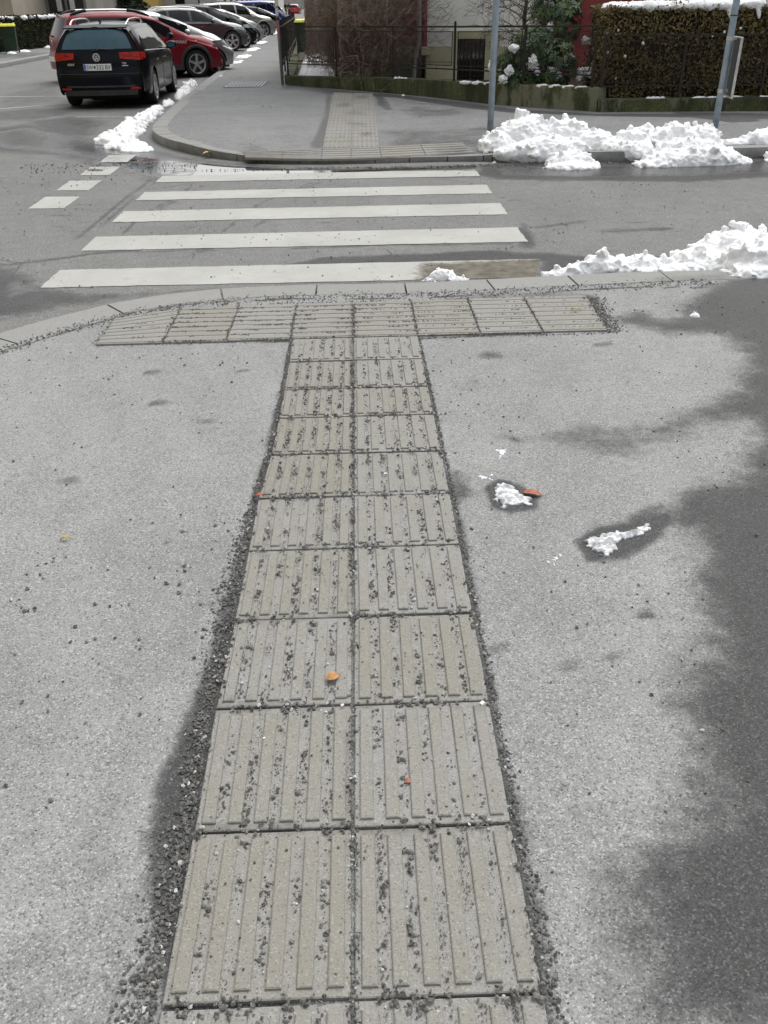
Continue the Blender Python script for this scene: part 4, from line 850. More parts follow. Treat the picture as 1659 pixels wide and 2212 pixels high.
# hedges
def hedge(name, label, x0, x1, y0, y1, z0, z1, mat, n, leaf=.045, parts_core=True, seed=1, skew=0.0, top_noise=.05, bulge=.06):
    r = np.random.default_rng(seed); root = empty(name, ((x0+x1)/2, (y0+y1)/2, z0)); tag(root, label, 'hedge')
    L = np.array([x1-x0, y1-y0, z1-z0]); A = [L[0]*L[2], L[1]*L[2]*.7, L[0]*L[1]*.9]; cnt = [int(n*a/sum(A)) for a in A]; P, Nn = [], []
    u = r.random((cnt[0], 3)); P.append(np.stack([x0+L[0]*u[:, 0], y0+np.abs(r.normal(0, .05, cnt[0])), z0+L[2]*u[:, 2]], 1)); Nn.append(np.tile([0, -1, .2], (cnt[0], 1)))
    u = r.random((cnt[1], 3)); P.append(np.stack([np.where(u[:, 0] < .5, x0+np.abs(r.normal(0, .05, cnt[1])), x1-np.abs(r.normal(0, .05, cnt[1]))), y0+L[1]*u[:, 1], z0+L[2]*u[:, 2]], 1)); Nn.append(np.stack([np.where(u[:, 0] < .5, -1, 1), 0*u[:, 0], .2+0*u[:, 0]], 1))
    u = r.random((cnt[2], 3)); P.append(np.stack([x0+L[0]*u[:, 0], y0+L[1]*u[:, 1], z1-np.abs(r.normal(0, .04, cnt[2]))], 1)); Nn.append(np.tile([0, 0, 1.0], (cnt[2], 1)))
    P = np.concatenate(P); Nn = np.concatenate(Nn)
    bl = np.array([noise.fractal(Vector((p[0]*2.2, p[1]*2.2, p[2]*2.6)), 1.0, 2.0, 3) for p in P]); P += Nn*(bl*bulge)[:, None]; P[:, 1] += skew*(P[:, 0]-x0)
    m_ = len(P); d = r.normal(0, 1, (m_, 3))+Nn*.7+[0, 0, .25]; d /= np.linalg.norm(d, axis=1)[:, None]; s = np.cross(d, r.normal(0, 1, (m_, 3))); s /= np.linalg.norm(s, axis=1)[:, None]
    ln = leaf*r.uniform(.5, 1.3, (m_, 1)); wd = ln*r.uniform(.25, .5, (m_, 1))
    V = np.stack([P-s*wd*.4, P+s*wd*.4, P+d*ln*.6+s*wd*.6, P+d*ln, P+d*ln*.6-s*wd*.6], 1)-np.array([(x0+x1)/2, (y0+y1)/2, z0])
    o = npmesh('leaves', V.reshape(-1, 3), np.arange(m_*5).reshape(-1, 5), mat, root)
    c = MB(); i = .055; cx_, cy_ = (x0+x1)/2, (y0+y1)/2
    for k in range(12):
        xa, xb = x0+i+(L[0]-2*i)*k/12, x0+i+(L[0]-2*i)*(k+1)/12; sh = skew*((xa+xb)/2-x0)
        c.box(xa-cx_, xb-cx_-.002, y0+i+sh-cy_, y1-i+sh-cy_, 0.01, z1-z0-i)
    c.build('core', M['hedgecore'], root); return root
hedge('brown_hedge', 'big clipped brown green conifer hedge capped with snow at the right', 4.12, 9.5, 15.72, 17.1, .13, 1.62, M['hedge'], 46000, .055, seed=2, skew=-.07)
def hedge_line(name, label, pa, pb, wd, z0, z1, mat, n, leaf, seed):
    L = math.hypot(pb[0]-pa[0], pb[1]-pa[1]); r = hedge(name, label, 0, L, 0, wd, z0, z1, mat, n, leaf, seed=seed)
    a = math.atan2(pb[1]-pa[1], pb[0]-pa[0]); mid = Vector((L/2, wd/2, 0)); mid.rotate(Matrix.Rotation(a, 3, 'Z')); r.location = (pa[0]+mid.x, pa[1]+mid.y, z0); r.rotation_euler = (0, 0, a); return r
hedge_line('green_hedge', 'dark green hedge dusted with snow along the left pavement behind the bin', (-15.0, 41.6), (-13.6, 50.5), .9, .12, 1.38, M['hedge2'], 26000, .09, 5)
hedge_line('green_hedge', 'bushy end of hedge at the left edge of the photo beside the green bin', (-15.6, 38.6), (-14.75, 40.6), .8, .12, 1.1, M['hedge2'], 7000, .09, 6)
def conifer(name, label, x, y, h, r, n, seed):
    root = empty(name, (x, y, 0)); tag(root, label, 'tree'); m = MB(); m.tube([(0, 0, 0), (0, 0, h*.9)], [.18, .04], 8); m.build('trunk', M['bark2'], root)
    q = np.random.default_rng(seed); z = h*(1-q.random(n)**.6)*.97+.2; rad = r*(1-(z/h))**.7*(.55+.45*q.random(n))*(1+.15*np.sin(z*5)); a = q.uniform(0, 6.283, n)
    P = np.stack([rad*np.cos(a), rad*np.sin(a), z], 1); d = np.stack([np.cos(a), np.sin(a), q.uniform(-.9, .1, n)], 1)+q.normal(0, .4, (n, 3)); d /= np.linalg.norm(d, axis=1)[:, None]
    s = np.cross(d, q.normal(0, 1, (n, 3))); s /= np.linalg.norm(s, axis=1)[:, None]; ln = q.uniform(.15, .4, (n, 1)); V = np.stack([P-s*ln*.12, P+d*ln*.5-s*ln*.2, P+d*ln, P+d*ln*.5+s*ln*.2], 1)
    npmesh('crown', V.reshape(-1, 3), np.arange(n*4).reshape(-1, 4), M['conif'], root)
conifer('conifer', 'dark conifer standing behind the red car roof', AX(225, 60), 60, 6.5, 2.4, 16000, 9)
conifer('conifer', 'second dark conifer next to the yellow house', AX(262, 64), 64, 6, 1.9, 10000, 10)
# ------------------------------------------------------------------ snow
def lumps(name, label, mounds, vox, seed, cat='snow pile', group=None, dens=1.0, disp=.012, mat=None, rlo=.02, rhi=.06):
    random.seed(seed); bm = bmesh.new(); ox, oy = mounds[0][0], mounds[0][1]
    for (cx_, cy_, rx, ry, h, z0) in mounds:
        mt = Matrix.Translation((cx_-ox, cy_-oy, z0-.01)) @ Matrix.Diagonal((rx*.94, ry*.94, h*.90, 1)); bmesh.ops.create_icosphere(bm, subdivisions=3, radius=1, matrix=mt)
        n = int(dens*.62*(rx*ry*900*(.4+h*2)+14))
        for _ in range(n):
            a = random.uniform(0, 6.283); d = random.random()**.5*1.06; t = max(0, 1-d*d)**.6; r = random.uniform(rlo, rhi)*(.45+.8*random.random()**3)*(.5+min(1, h*4)*.6)
            z = z0+h*t*random.uniform(.72, 1.04)-r*.3; mt = Matrix.Translation((cx_-ox+rx*d*math.cos(a), cy_-oy+ry*d*math.sin(a), max(z, z0))) @ Matrix.Rotation(random.uniform(0, 3), 4, Vector((random.random(), random.random(), 1)).normalized()) @ Matrix.Diagonal((r*random.uniform(.8, 1.5), r, r*random.uniform(.6, 1.1), 1))
            (bmesh.ops.create_icosphere(bm, subdivisions=1, radius=1, matrix=mt) if random.random() < .55 else bmesh.ops.create_cube(bm, size=1.5, matrix=mt))
    me = bpy.data.meshes.new(name); bm.to_mesh(me); bm.free(); o = bpy.data.objects.new(name, me); COL.objects.link(o)
    md = o.modifiers.new('r', 'REMESH'); md.mode = 'VOXEL'; md.voxel_size = vox; md.use_smooth_shade = True
    dg = bpy.context.evaluated_depsgraph_get(); me2 = bpy.data.meshes.new_from_object(o.evaluated_get(dg)); bpy.data.objects.remove(o)
    n_ = len(me2.vertices); co = np.empty(n_*3, np.float32); me2.vertices.foreach_get('co', co); nr = np.empty(n_*3, np.float32); me2.vertices.foreach_get('normal', nr); co = co.reshape(-1, 3); nr = nr.reshape(-1, 3)
    dsp = np.array([noise.fractal(Vector((c[0]*19+seed, c[1]*19, c[2]*19)), .55, 2.1, 5)+1.1*noise.noise(Vector((c[0]*7, c[1]*7+seed, c[2]*8))) for c in co.tolist()]); co += nr*(dsp*disp*1.25)[:, None]
    me2.vertices.foreach_set('co', co.ravel()); me2.update(); me2.materials.clear(); me2.materials.append(mat or M['snow']); me2.name = name
    o = bpy.data.objects.new(name, me2); COL.objects.link(o); o.location = (ox, oy, 0); tag(o, label, cat, group); return o
lumps('snow_pile', 'tallest white snow heap, beside the middle blue pole on the far pavement', [(2.18, 11.88, .42, .36, .40, .11), (2.70, 11.8, .36, .30, .37, .11), (1.84, 11.75, .30, .28, .22, .11), (3.0, 11.6, .34, .26, .24, .11), (2.4, 11.42, .58, .26, .20, .10), (2.60, 10.82, .36, .18, .09, 0), (2.60, 11.0, .34, .2, .19, 0), (3.22, 11.4, .24, .2, .16, .1), (1.98, 11.35, .3, .14, .12, .1)], .016, 1)
lumps('snow_pile', 'white snow heap spilling over the far kerb into the gutter, left of the sign pole', [(3.62, 11.7, .38, .28, .25, .11), (4.05, 11.6, .42, .28, .28, .11), (4.32, 11.45, .3, .28, .30, .11), (3.95, 10.95, .58, .24, .20, 0), (4.3, 10.98, .42, .26, .22, 0), (3.6, 10.85, .28, .17, .09, 0), (4.6, 10.98, .26, .18, .10, 0), (3.45, 11.3, .25, .2, .15, .1), (4.1, 11.2, .5, .2, .24, .05)], .016, 2)
lumps('snow_pile', 'low snow heap at the far right edge beyond the sign pole', [(5.35, 11.7, .45, .24, .2, .11), (4.85, 11.65, .36, .12, .08, .11), (5.35, 11.05, .35, .25, .17, 0), (6.0, 11.7, .5, .3, .25, .05)], .018, 3)
lumps('snow_pile', 'large snow heap at the right edge on the near kerb', [(2.86, 6.42, .40, .34, .27, .02), (2.50, 6.22, .26, .22, .18, .02), (2.95, 5.95, .42, .26, .24, .08), (2.30, 6.05, .2, .12, .09, .04), (3.4, 6.2, .5, .5, .3, .02), (2.72, 5.78, .2, .12, .09, .1)], .010, 4, disp=.009)
lumps('snow_pile', 'low crumbly snow ridge along the near kerb right of the crossing', [(1.50, 6.16, .2, .08, .07, .01), (1.78, 6.20, .22, .12, .16, .01), (1.62, 6.18, .16, .09, .11, .01), (2.05, 6.24, .2, .12, .15, .01), (2.24, 6.28, .11, .08, .11, .01), (1.98, 6.12, .2, .06, .07, .02)], .009, 5, disp=.007, rhi=.045)
lumps('snow_pile', 'small snow lump lying on the brown end of the nearest stripe', [(.60, 6.20, .115, .06, .085, .005), (.72, 6.12, .07, .04, .04, .004), (.50, 6.10, .055, .03, .03, .004)], .006, 6, disp=.004, rlo=.012, rhi=.03)
lumps('ice_crumbs', 'dirty grey ice crumbs on the kerb near the small snow lump', [(.39, 6.02, .05, .025, .02, .004), (.46, 5.83, .05, .02, .012, .1)], .005, 16, 'ice', disp=.004, rlo=.006, rhi=.016, mat=M['ice'])
lumps('snow_lump', 'single small snow ball on the wet pavement at the right', [(*gp(1500, 683, ZW), .034, .028, .036, ZW)], .004, 7, 'snow lump', disp=.003, rlo=.008, rhi=.016)
lumps('snow_pile', 'snow heap at the rounded corner of the far pavement behind the black wagon', [(-3.62, 13.95, .34, .42, .17, 0), (-3.35, 13.35, .34, .30, .11, 0), (-3.10, 12.95, .26, .2, .07, 0), (-3.62, 14.7, .24, .4, .19, 0), (-3.70, 15.5, .2, .45, .19, 0), (-3.72, 16.4, .18, .5, .17, 0), (-3.80, 17.4, .17, .5, .14, 0), (-3.86, 18.2, .13, .4, .10, .0)], .02, 8, dens=.7)
lumps('snow_pile', 'snow ridge on the kerb beside the front wheel of the black wagon', [(-3.78, 20.6, .16, .6, .20, .0), (-3.85, 21.6, .18, .55, .26, .0), (-3.9, 22.6, .16, .5, .25, 0), (-3.84, 19.3, .1, .4, .10, 0)], .025, 9, dens=.6)
for k, (y, h, ln, lb) in enumerate(((25.6, .12, .9, 'snow strip on the kerb beneath the nose of the dark red wagon'), (31.5, .16, 1.2, 'snow strip on the kerb in front of the silver hatchback'), (34.5, .2, 1.4, 'snow heap on the kerb between the silver hatchback and the dark SUV'), (40, .2, 1.8, 'snow heap on the kerb at the front wheel of the dark grey SUV'), (47, .2, 2, 'snow bits on the kerb in front of the black hatchback'), (60, .3, 3.2, 'snow heap on the kerb by the champagne SUV'), (78, .3, 5, 'farthest snow strip on the kerb by the last parked cars'))):
    xk = float(np.interp(y, far_out[:, 1][far_out[:, 1] > 15], far_out[:, 0][far_out[:, 1] > 15])); lumps('snow_pile', lb, [(xk-.02, y-ln*.3, .25, ln*.5, h, 0.02), (xk+.02, y+ln*.4, .28, ln*.5, h*.8, .02)], .035, 20+k, dens=.35)
# small crumbs by the far kerb
for k, (px, py, r) in enumerate(((1068, 352, .035), (1110, 350, .06), (1130, 349, .05), (1100, 304, .05), (1050, 327, .04))):
    x, y = gp(px, py, .0 if py > 340 else .1); lumps('snow_crumb', 'small snow crumb at the far kerb beside the tallest heap', [(x, y, r, r*.6, r*.8, 0 if py > 340 else .1)], .008, 40+k, 'snow lump', 'snow crumbs at the far kerb', disp=.003, rlo=.008, rhi=.02)
x, y = gp(866, 212, .1); lumps('snow_crumb', 'tiny snow ball at the foot of the mossy wall beside the far tactile paving', [(804/1, 0, 1, 1, 1, 0)] and [(gp(873, 212+155*0, .1)[0], 18.9, .05, .04, .06, .1)], .012, 50, 'snow lump', disp=.003, rlo=.01, rhi=.02)
# melting flat patches
def patch(name, label, px, h, z, seed, mat=None, cat='snow patch', group=None, th=.0):
    P = polyG(px, z); c = P.mean(0); lo, hi = P.min(0), P.max(0); st = .0045; X, Y = np.meshgrid(np.arange(lo[0]-.01, hi[0]+.01, st), np.arange(lo[1]-.01, hi[1]+.01, st)); Q = np.stack([X.ravel(), Y.ravel()], 1); d = pdist(Q, P)
    nz = np.array([noise.fractal(Vector((q[0]*30, q[1]*44, seed)), .8, 2, 4) for q in Q]); e = d+nz*.022-th; zz = np.clip(e*1.2, 0, 1)**.5; zz = h*np.minimum(1, zz*4)*(1+.5*nz)
    idx = e > 0; i = np.arange(len(Q)).reshape(X.shape); F_ = np.stack([i[:-1, :-1].ravel(), i[:-1, 1:].ravel(), i[1:, 1:].ravel(), i[1:, :-1].ravel()], 1); F_ = F_[idx[F_].all(1)]
    if not len(F_): return
    V = np.stack([Q[:, 0]-c[0], Q[:, 1]-c[1], z+.001+np.maximum(zz, 0)], 1); o = npmesh(name, V, F_, mat or M['ice'], smooth=True)
    bm = bmesh.new(); bm.from_mesh(o.data); bmesh.ops.delete(bm, geom=[v for v in bm.verts if not v.link_faces], context='VERTS'); ex = [e_ for e_ in bm.edges if e_.is_boundary]; r = bmesh.ops.extrude_edge_only(bm, edges=ex)
    for v in r['geom']:
        if isinstance(v, bmesh.types.BMVert): v.co.z = z-.002
    bm.to_mesh(o.data); bm.free(); o.location = (c[0], c[1], 0); tag(o, label, cat, group); return o
patch('snow_patch', 'flat melting snow patch ringed by wet asphalt beside the rusty leaf', [(1064, 1058), (1085, 1044), (1115, 1052), (1122, 1068), (1148, 1078), (1146, 1090), (1120, 1092), (1085, 1096), (1070, 1080)], .010, ZW, 1, M['slush'])
patch('snow_patch', 'larger flat melting snow patch on the right pavement, trailing off to the right', [(1262, 1168), (1290, 1156), (1330, 1150), (1372, 1145), (1400, 1132), (1402, 1152), (1375, 1160), (1345, 1168), (1330, 1196), (1300, 1200), (1275, 1192)], .012, ZW, 2, M['slush'])
patch('ice_trace', 'thin white ice trace on the pavement above the leaf', [(1070, 972), (1100, 966), (1092, 985), (1078, 992)], .002, ZW, 3, th=.004); patch('ice_trace', 'thin white ice smear next to the paving edge', [(1036, 1028), (1064, 1024), (1060, 1036), (1038, 1036)], .002, ZW, 4, th=.002)
patch('ice_trace', 'faint broken white ice trace below the melting snow patches', [(1186, 1216), (1210, 1192), (1216, 1200), (1196, 1220)], .002, ZW, 5, th=.001)
# snow on walls, garden, hedge and shrub
def strip_snow(name, label, P, wd, h, seed, cat='snow', group=None, vox=.014):
    md = []
    for (x, y, z, l) in P:
        for k in range(max(1, int(l/.12))): md.append((x+(k+.5)*.12-l/2, y, .09, wd*random.uniform(.6, 1), h*random.uniform(.6, 1.1), z))
    return lumps(name, label, md, vox, seed, cat, group, dens=.3, disp=.006, rlo=.012, rhi=.03)
def wtop(px, z): 
    # place on a wall top seen at column px
    for k in range(3):
        a, b_ = wallpts[k], wallpts[k+1]; r = at(px, 200, 1.0)[0]; t = (r*a[1]-a[0])/((b_[0]-a[0])-r*(b_[1]-a[1]))
        if -.01 <= t <= 1.01: return (a[0]+(b_[0]-a[0])*t, a[1]+(b_[1]-a[1])*t+.09)
for k, (px, l, lb) in enumerate(((866, .26, 'thin snow strip on the mossy wall near the brown shrub'), (1046, .8, 'long snow strip on the wall top left of the middle blue pole'), (1215, .75, 'snow strip on the wall top under the rhododendron'))):
    x, y = wtop(px, .45); zt = np.interp(x, [-1.62, .96, 2.44, 4.0], [.30, .40, .46, .475]); lumps('snow_strip', lb, [(x+(i-1.5)*l/4, y-(i-1.5)*l/4*.9, l/6, .035, .035, zt-.003) for i in range(4)], .01, 60+k, 'snow strip', disp=.005, dens=.4, rlo=.01, rhi=.025)
for k, (x, l, lb) in enumerate(((4.95, .3, 'short snow strip on the lower wall before the hedge'), (5.95, .85, 'long snow strip on the lower wall behind the sign pole'), (6.75, .3, 'snow strip on the lower wall at the right edge'))):
    y = 15.40-(x-4)*.115+.10; lumps('snow_strip', lb, [(x+(i-1.5)*l/4, y, l/6, .04, .035, .318) for i in range(4)], .01, 70+k, 'snow strip', disp=.005, dens=.4, rlo=.01, rhi=.025)
o = patch('snow_cover', None, [(642, 172), (660, 122), (700, 120), (742, 128), (735, 150), (760, 176), (700, 180)], .05, .13, 9, M['snow']); 
if o: o['kind'] = 'structure'; del o['category']
# cap on the hedge
random.seed(77); md = []
for k in range(46):
    x = 4.3+k*.115; y = 15.85-(x-4.12)*.07; md.append((x, y+random.uniform(-.02, .04), .17, .17, random.uniform(.07, .10)*(min(1, .45+k*.12)), 1.63)); md.append((x, y+.4, .2, .3, .11, 1.60))
    if random.random() < .07: md.append((x, y-.12, .035, .03, .05, 1.53)); md.append((x+.02, y-.13, .02, .02, .07, 1.49))
lumps('snow_cover', 'thick snow cover lying along the top of the big brown hedge', md, .018, 80, 'snow', dens=.03, disp=.012, rhi=.03)
for k in range(26):
    pass
def hedge_snow(n):
    random.seed(5)
    for k in range(n):
        px, py = random.choice([(1565, 68), (1470, 62), (1350, 120), (1480, 105), (1313, 112), (1410, 128), (1600, 60), (1330, 75)]) if k < 8 else (random.uniform(1320, 1650), random.uniform(30, 190))
        Y = 15.72-(at(px, 80, 15.7)[0]-4.12)*.07-.03; x, y, z = at(px, py, Y); r = random.uniform(.012, .03)
        lumps('snow_crumb', 'small snow crumb caught in the face of the brown hedge', [(x, y, r, r*.8, r, z)], .008, 90+k, 'snow crumb', 'snow crumbs caught in the brown hedge', disp=.003, rlo=.006, rhi=.014)
hedge_snow(12)
for k, (px, py, rx, rz) in enumerate(((1108, 113, .09, .05), (1190, 60, .06, .06), (1268, 92, .075, .05), (1151, 145, .08, .10), (1195, 168, .11, .07), (1230, 140, .09, .10), (1262, 165, .13, .08), (1288, 160, .08, .13), (1100, 165, .07, .06), (1060, 150, .05, .08), (1282, 180, .06, .04), (1088, 185, .06, .05), (1250, 182, .06, .05), (1160, 165, .05, .05), (1300, 142, .04, .04))):
    Y = 16.62 if py > 100 else 17.0; py2 = py if py < 100 or True else py
    x, y, z = at(px, py*.92, Y); lumps('snow_clump', 'white snow clump resting on the rhododendron leaves', [(x, y, rx*.95, .09, rz*.95, z), (x+rx*.5, y+.02, rx*.6, .07, rz*.7, z-rz*.5), (x-rx*.5, y, rx*.5, .06, rz*.4, z-rz*.2)], .011, 110+k, 'snow clump', 'snow clumps on the rhododendron', disp=.034, dens=.6, rlo=.012, rhi=.03)
# snow dusting on the left hedge
random.seed(9)
for k in range(16):
    t = k/15; x = -15.1+1.4*t+.2; y = 41.8+8.7*t; r = random.uniform(.10, .22); lumps('snow_clump', 'thin snow clump lying on top of the left green hedge', [(x-.3*random.random(), y+random.uniform(-.2, .2), r*.8, r*1.6, .07, 1.37), (x-.1, y+.4, r*.6, r*1.4, .05, 1.37)], .03, 140+k, 'snow clump', 'snow clumps on the left hedge', dens=.1, disp=.04)
for (px, py, r, lb) in ((52, 112, .3, 'small snow heap at the hedge foot right of the green bin'), (25, 116, .22, 'snow scrap on the pavement in front of the green bin'), (105, 103, .25, 'snow scrap at the hedge foot close to the red car')):
    x, y = gp(px, py, .13); lumps('snow_pile', lb, [(x, y, r, r, .1, .12)], .03, 160+px, dens=.4)
# leaves and chips
def leaf(name, label, px, py, L, wd, rot, mat, z=ZW, curl=.01, zt=0.0):
    x, y = gp(px, py, z); V = []; n = 8
    for i in range(n+1):
        t = i/n; w_ = wd*math.sin(math.pi*min(1, t*.96+.02))**.7; zc = curl*math.sin(t*3.1)
        for s in (-1, -.5, 0, .5, 1): V.append((L*(t-.5), w_*s*.5+random.uniform(-1, 1)*wd*.04, zc+abs(s)*curl*.5+.003))
    Fc = [(i*5+j, i*5+j+1, (i+1)*5+j+1, (i+1)*5+j) for i in range(n) for j in range(4)]; m_ = MB(); m_.add(V, Fc); m_.tube([(L*.45, 0, .003), (L*.75, .004, .004)], .0009, 5)
    o = m_.build(name, mat); o.location = (x, y, z+zt); o.rotation_euler = (0, 0, rot); return tag(o, label, 'leaf')
leaf('dead_leaf', 'round brown dead leaf on a tactile tile in the middle of the path', 719, 1474, .038, .036, .3, M['leafbrown'], curl=.004, zt=.017)
leaf('dead_leaf', 'rusty curled dead leaf beside the flat melting snow patch', 1149, 1069, .075, .035, -.35, M['leafred'], curl=.009)
leaf('dead_leaf', 'small yellow leaf scrap on the left pavement', 142, 1167, .035, .015, .3, M['leafyel'])
leaf('dead_leaf', 'small orange leaf on the kerb of the far corner', 448, 333, .12, .08, .5, M['leafyel'], curl=.02, z=.05)
leaf('dead_leaf', 'reddish leaf bit at the left edge of the tactile path', 560, 1080, .04, .02, 0, M['leafred'], zt=.01)
leaf('dead_leaf', 'tiny tan leaf in a groove of the right nearest tiles', 882, 1697, .018, .014, 0, M['leafred'], zt=.012, curl=.003)
leaf('dead_leaf', 'thin yellow leaf on the warning strip at its right end', 1243, 677, .055, .018, -.1, M['leafyel'], zt=.017)
def chip(label, px, py, s, rot, zt=.016):
    x, y = gp(px, py, ZW); m_ = MB(); m_.box(-s/2, s/2, -s*.4, s*.4, 0, s*.3, s*.06); o = m_.build('white_chip', M['paper']); o.location = (x, y, ZW+zt); o.rotation_euler = (.1, -.1, rot); tag(o, label, 'stone chip')
chip('square white chip on the right half of the tactile path', 833, 1031, .012, .1); chip('angular white chip at a tile joint by the right path edge', 1041, 1529, .014, .8); chip('small white chip at the centre joint of the path', 740, 1533, .009, .5); chip('small white chip on the left half of the nearest full tile', 572, 1604, .007, .3)
# pavement grate
root = empty('pavement_grate', (*gp(532, 183, .12), .12)); tag(root, 'square iron grate set into the far pavement', 'grate')
m = MB(); 
for k in range(11): x = -.40+k*.08; m.box(x-.018, x+.018, -.74, .74, 0, .012)
for k in range(4): y = -.74+k*.4867; m.box(-.45, .45, y-.02, y+.02, .002, .016)
m.build('bars', M['galv2'], root); m = MB(); m.box(-.43, .43, -.75, .75, -.02, .002); m.build('pit_shade_plate', M['under'], root)  # black plate just under the bars, pit shade put into its colour
# ------------------------------------------------------------------ poles
def pole(label, x, y, z, r, h, mat, tilt=0.0):
    root = empty('street_pole', (x, y, z)); root.rotation_euler = (0, tilt, 0); tag(root, label, 'pole'); m = MB(); m.tube([(0, 0, -.02), (0, 0, h)], r, 20); m.build('shaft', mat, root, True)
    m = MB(); m.tube([(0, 0, -.01), (0, 0, .012)], r*1.25, 20); m.build('base_collar', mat, root, True); m = MB(); m.tube([(0, 0, h), (0, 0, h+.02)], r*1.04, 20); m.build('cap', mat, root); return root
p1 = pole('thin grey steel pole with stickers standing at the garden wall corner', -1.69, 22.0, .11, .034, 3.2, M['galv2'], -.01)
for (z0, z1, mt) in ((1.32, 1.37, 'ink'), (1.40, 1.55, 'paper'), (1.58, 1.70, 'paper'), (1.15, 1.24, 'pink'), (.98, 1.03, 'pink')):
    m = MB(); m.tube([(0, 0, z0), (0, 0, z1)], .0355 if mt != 'ink' else .042, 18); m.build('sticker' if mt != 'ink' else 'clamp_band', M[mt], p1)
p2 = pole('blue grey steel pole rising from the left end of the tallest snow heap', 1.83, 12.62, .11, .042, 3.2, M['galv'])
p3 = pole('blue grey steel pole carrying an edge on metal sign panel', 4.80, 12.25, .11, .042, 3.2, M['galv'])
m = MB(); m.box(.0, .42, -.012, .012, .58, 1.25, .008)
root3 = empty('sign_panel', (4.915, 12.27, 0)); tag(root3, 'rectangular metal sign seen almost edge on, strapped to the right pole', 'sign')
ang = math.atan2(-.98, -.02)
sp = MB(); sp.box(-.21, .21, -.004, .004, .62, 1.28); a_ = sp.build('panel', M['backplate'], root3)
sp = MB(); sp.box(-.225, -.209, -.016, .016, .60, 1.30, .005); sp.box(.209, .225, -.016, .016, .60, 1.30, .005); sp.box(-.209, .209, -.016, .016, .60, .618, .004); sp.box(-.209, .209, -.016, .016, 1.282, 1.30, .004); sp.build('frame', M['alu'], root3)
sp = MB(); sp.box(-.16, .16, -.02, -.005, .68, .71); sp.box(-.16, .16, -.02, -.005, 1.19, 1.22); sp.build('stiffener', M['alu'], root3)
root3.rotation_euler = (0, 0, R_(80))
for z in (.55, 1.15):
    sp = MB(); sp.tube([(0, 0, z), (0, 0, z+.045)], .047, 18); sp.box(.03, .085, -.015, .015, z+.005, z+.04); sp.build('bracket', M['alu'], p3)
sp = MB(); sp.tube([(0, 0, 1.42), (0, 0, 1.43)], .05, 16); sp.bar((.04, 0, 1.425), (.12, -.02, 1.425), .008, .008); sp.build('clamp_band', M['iron'], p3)
# bins
def wheelie(x, y, z, rz, label, s=1.0):
    root = empty('wheelie_bin', (x, y, z), rz); tag(root, label, 'bin', None)
    m = MB(); V = []
    for zz, wx, wy in ((.08, .23, .26), (.5, .26, .30), (.92, .285, .345), (.96, .30, .36)):
        for (a, b_) in ((-1, -1), (1, -1), (1, 1), (-1, 1)): V.append((a*wx, b_*wy, zz))
    Fc = [(3, 2, 1, 0)]
    for l in range(3):
        for i in range(4): a = l*4+i; c = l*4+(i+1) % 4; Fc.append((a, c, c+4, a+4))
    m.add(V, Fc); m.box(-.31, .31, -.37, .37, .93, .965, .01); m.build('body', M['bingreen'], root)
    m = MB(); m.add([(-.3, -.38, .968), (.3, -.38, .968), (.3, .34, 1.0), (-.3, .34, 1.0), (-.26, -.33, 1.03), (.26, -.33, 1.03), (.26, .3, 1.06), (-.26, .3, 1.06)], [(3, 2, 1, 0), (4, 5, 6, 7), (0, 1, 5, 4), (1, 2, 6, 5), (2, 3, 7, 6), (3, 0, 4, 7)])
    for sx in (-1, 1): m.box(sx*.24-.03, sx*.24+.03, .30, .42, 1.0, 1.09, .01)
    m.build('lid', M['binyellow'], root)
    m = MB(); m.bar((-.28, .41, .95), (.28, .41, .95), .03, .03); m.build('handle', M['bingreen'], root)
    for sx in (-1, 1): m = MB(); m.lathe_x([(-.03, 0.0), (-.03, .09), (.03, .09), (.03, 0)], 20, sx*.25, .33, .10); m.build('wheel', M['rubber'], root)
    root.scale = (s, s, s); return root
wheelie(-14.25, 40.6, .13, .25, 'green wheelie bin with yellow lid against the left hedge', 1.0)
wheelie(-1.62, 31.5, .3, 0, 'yellow lid bin beyond the picket fence on the side street', .95)
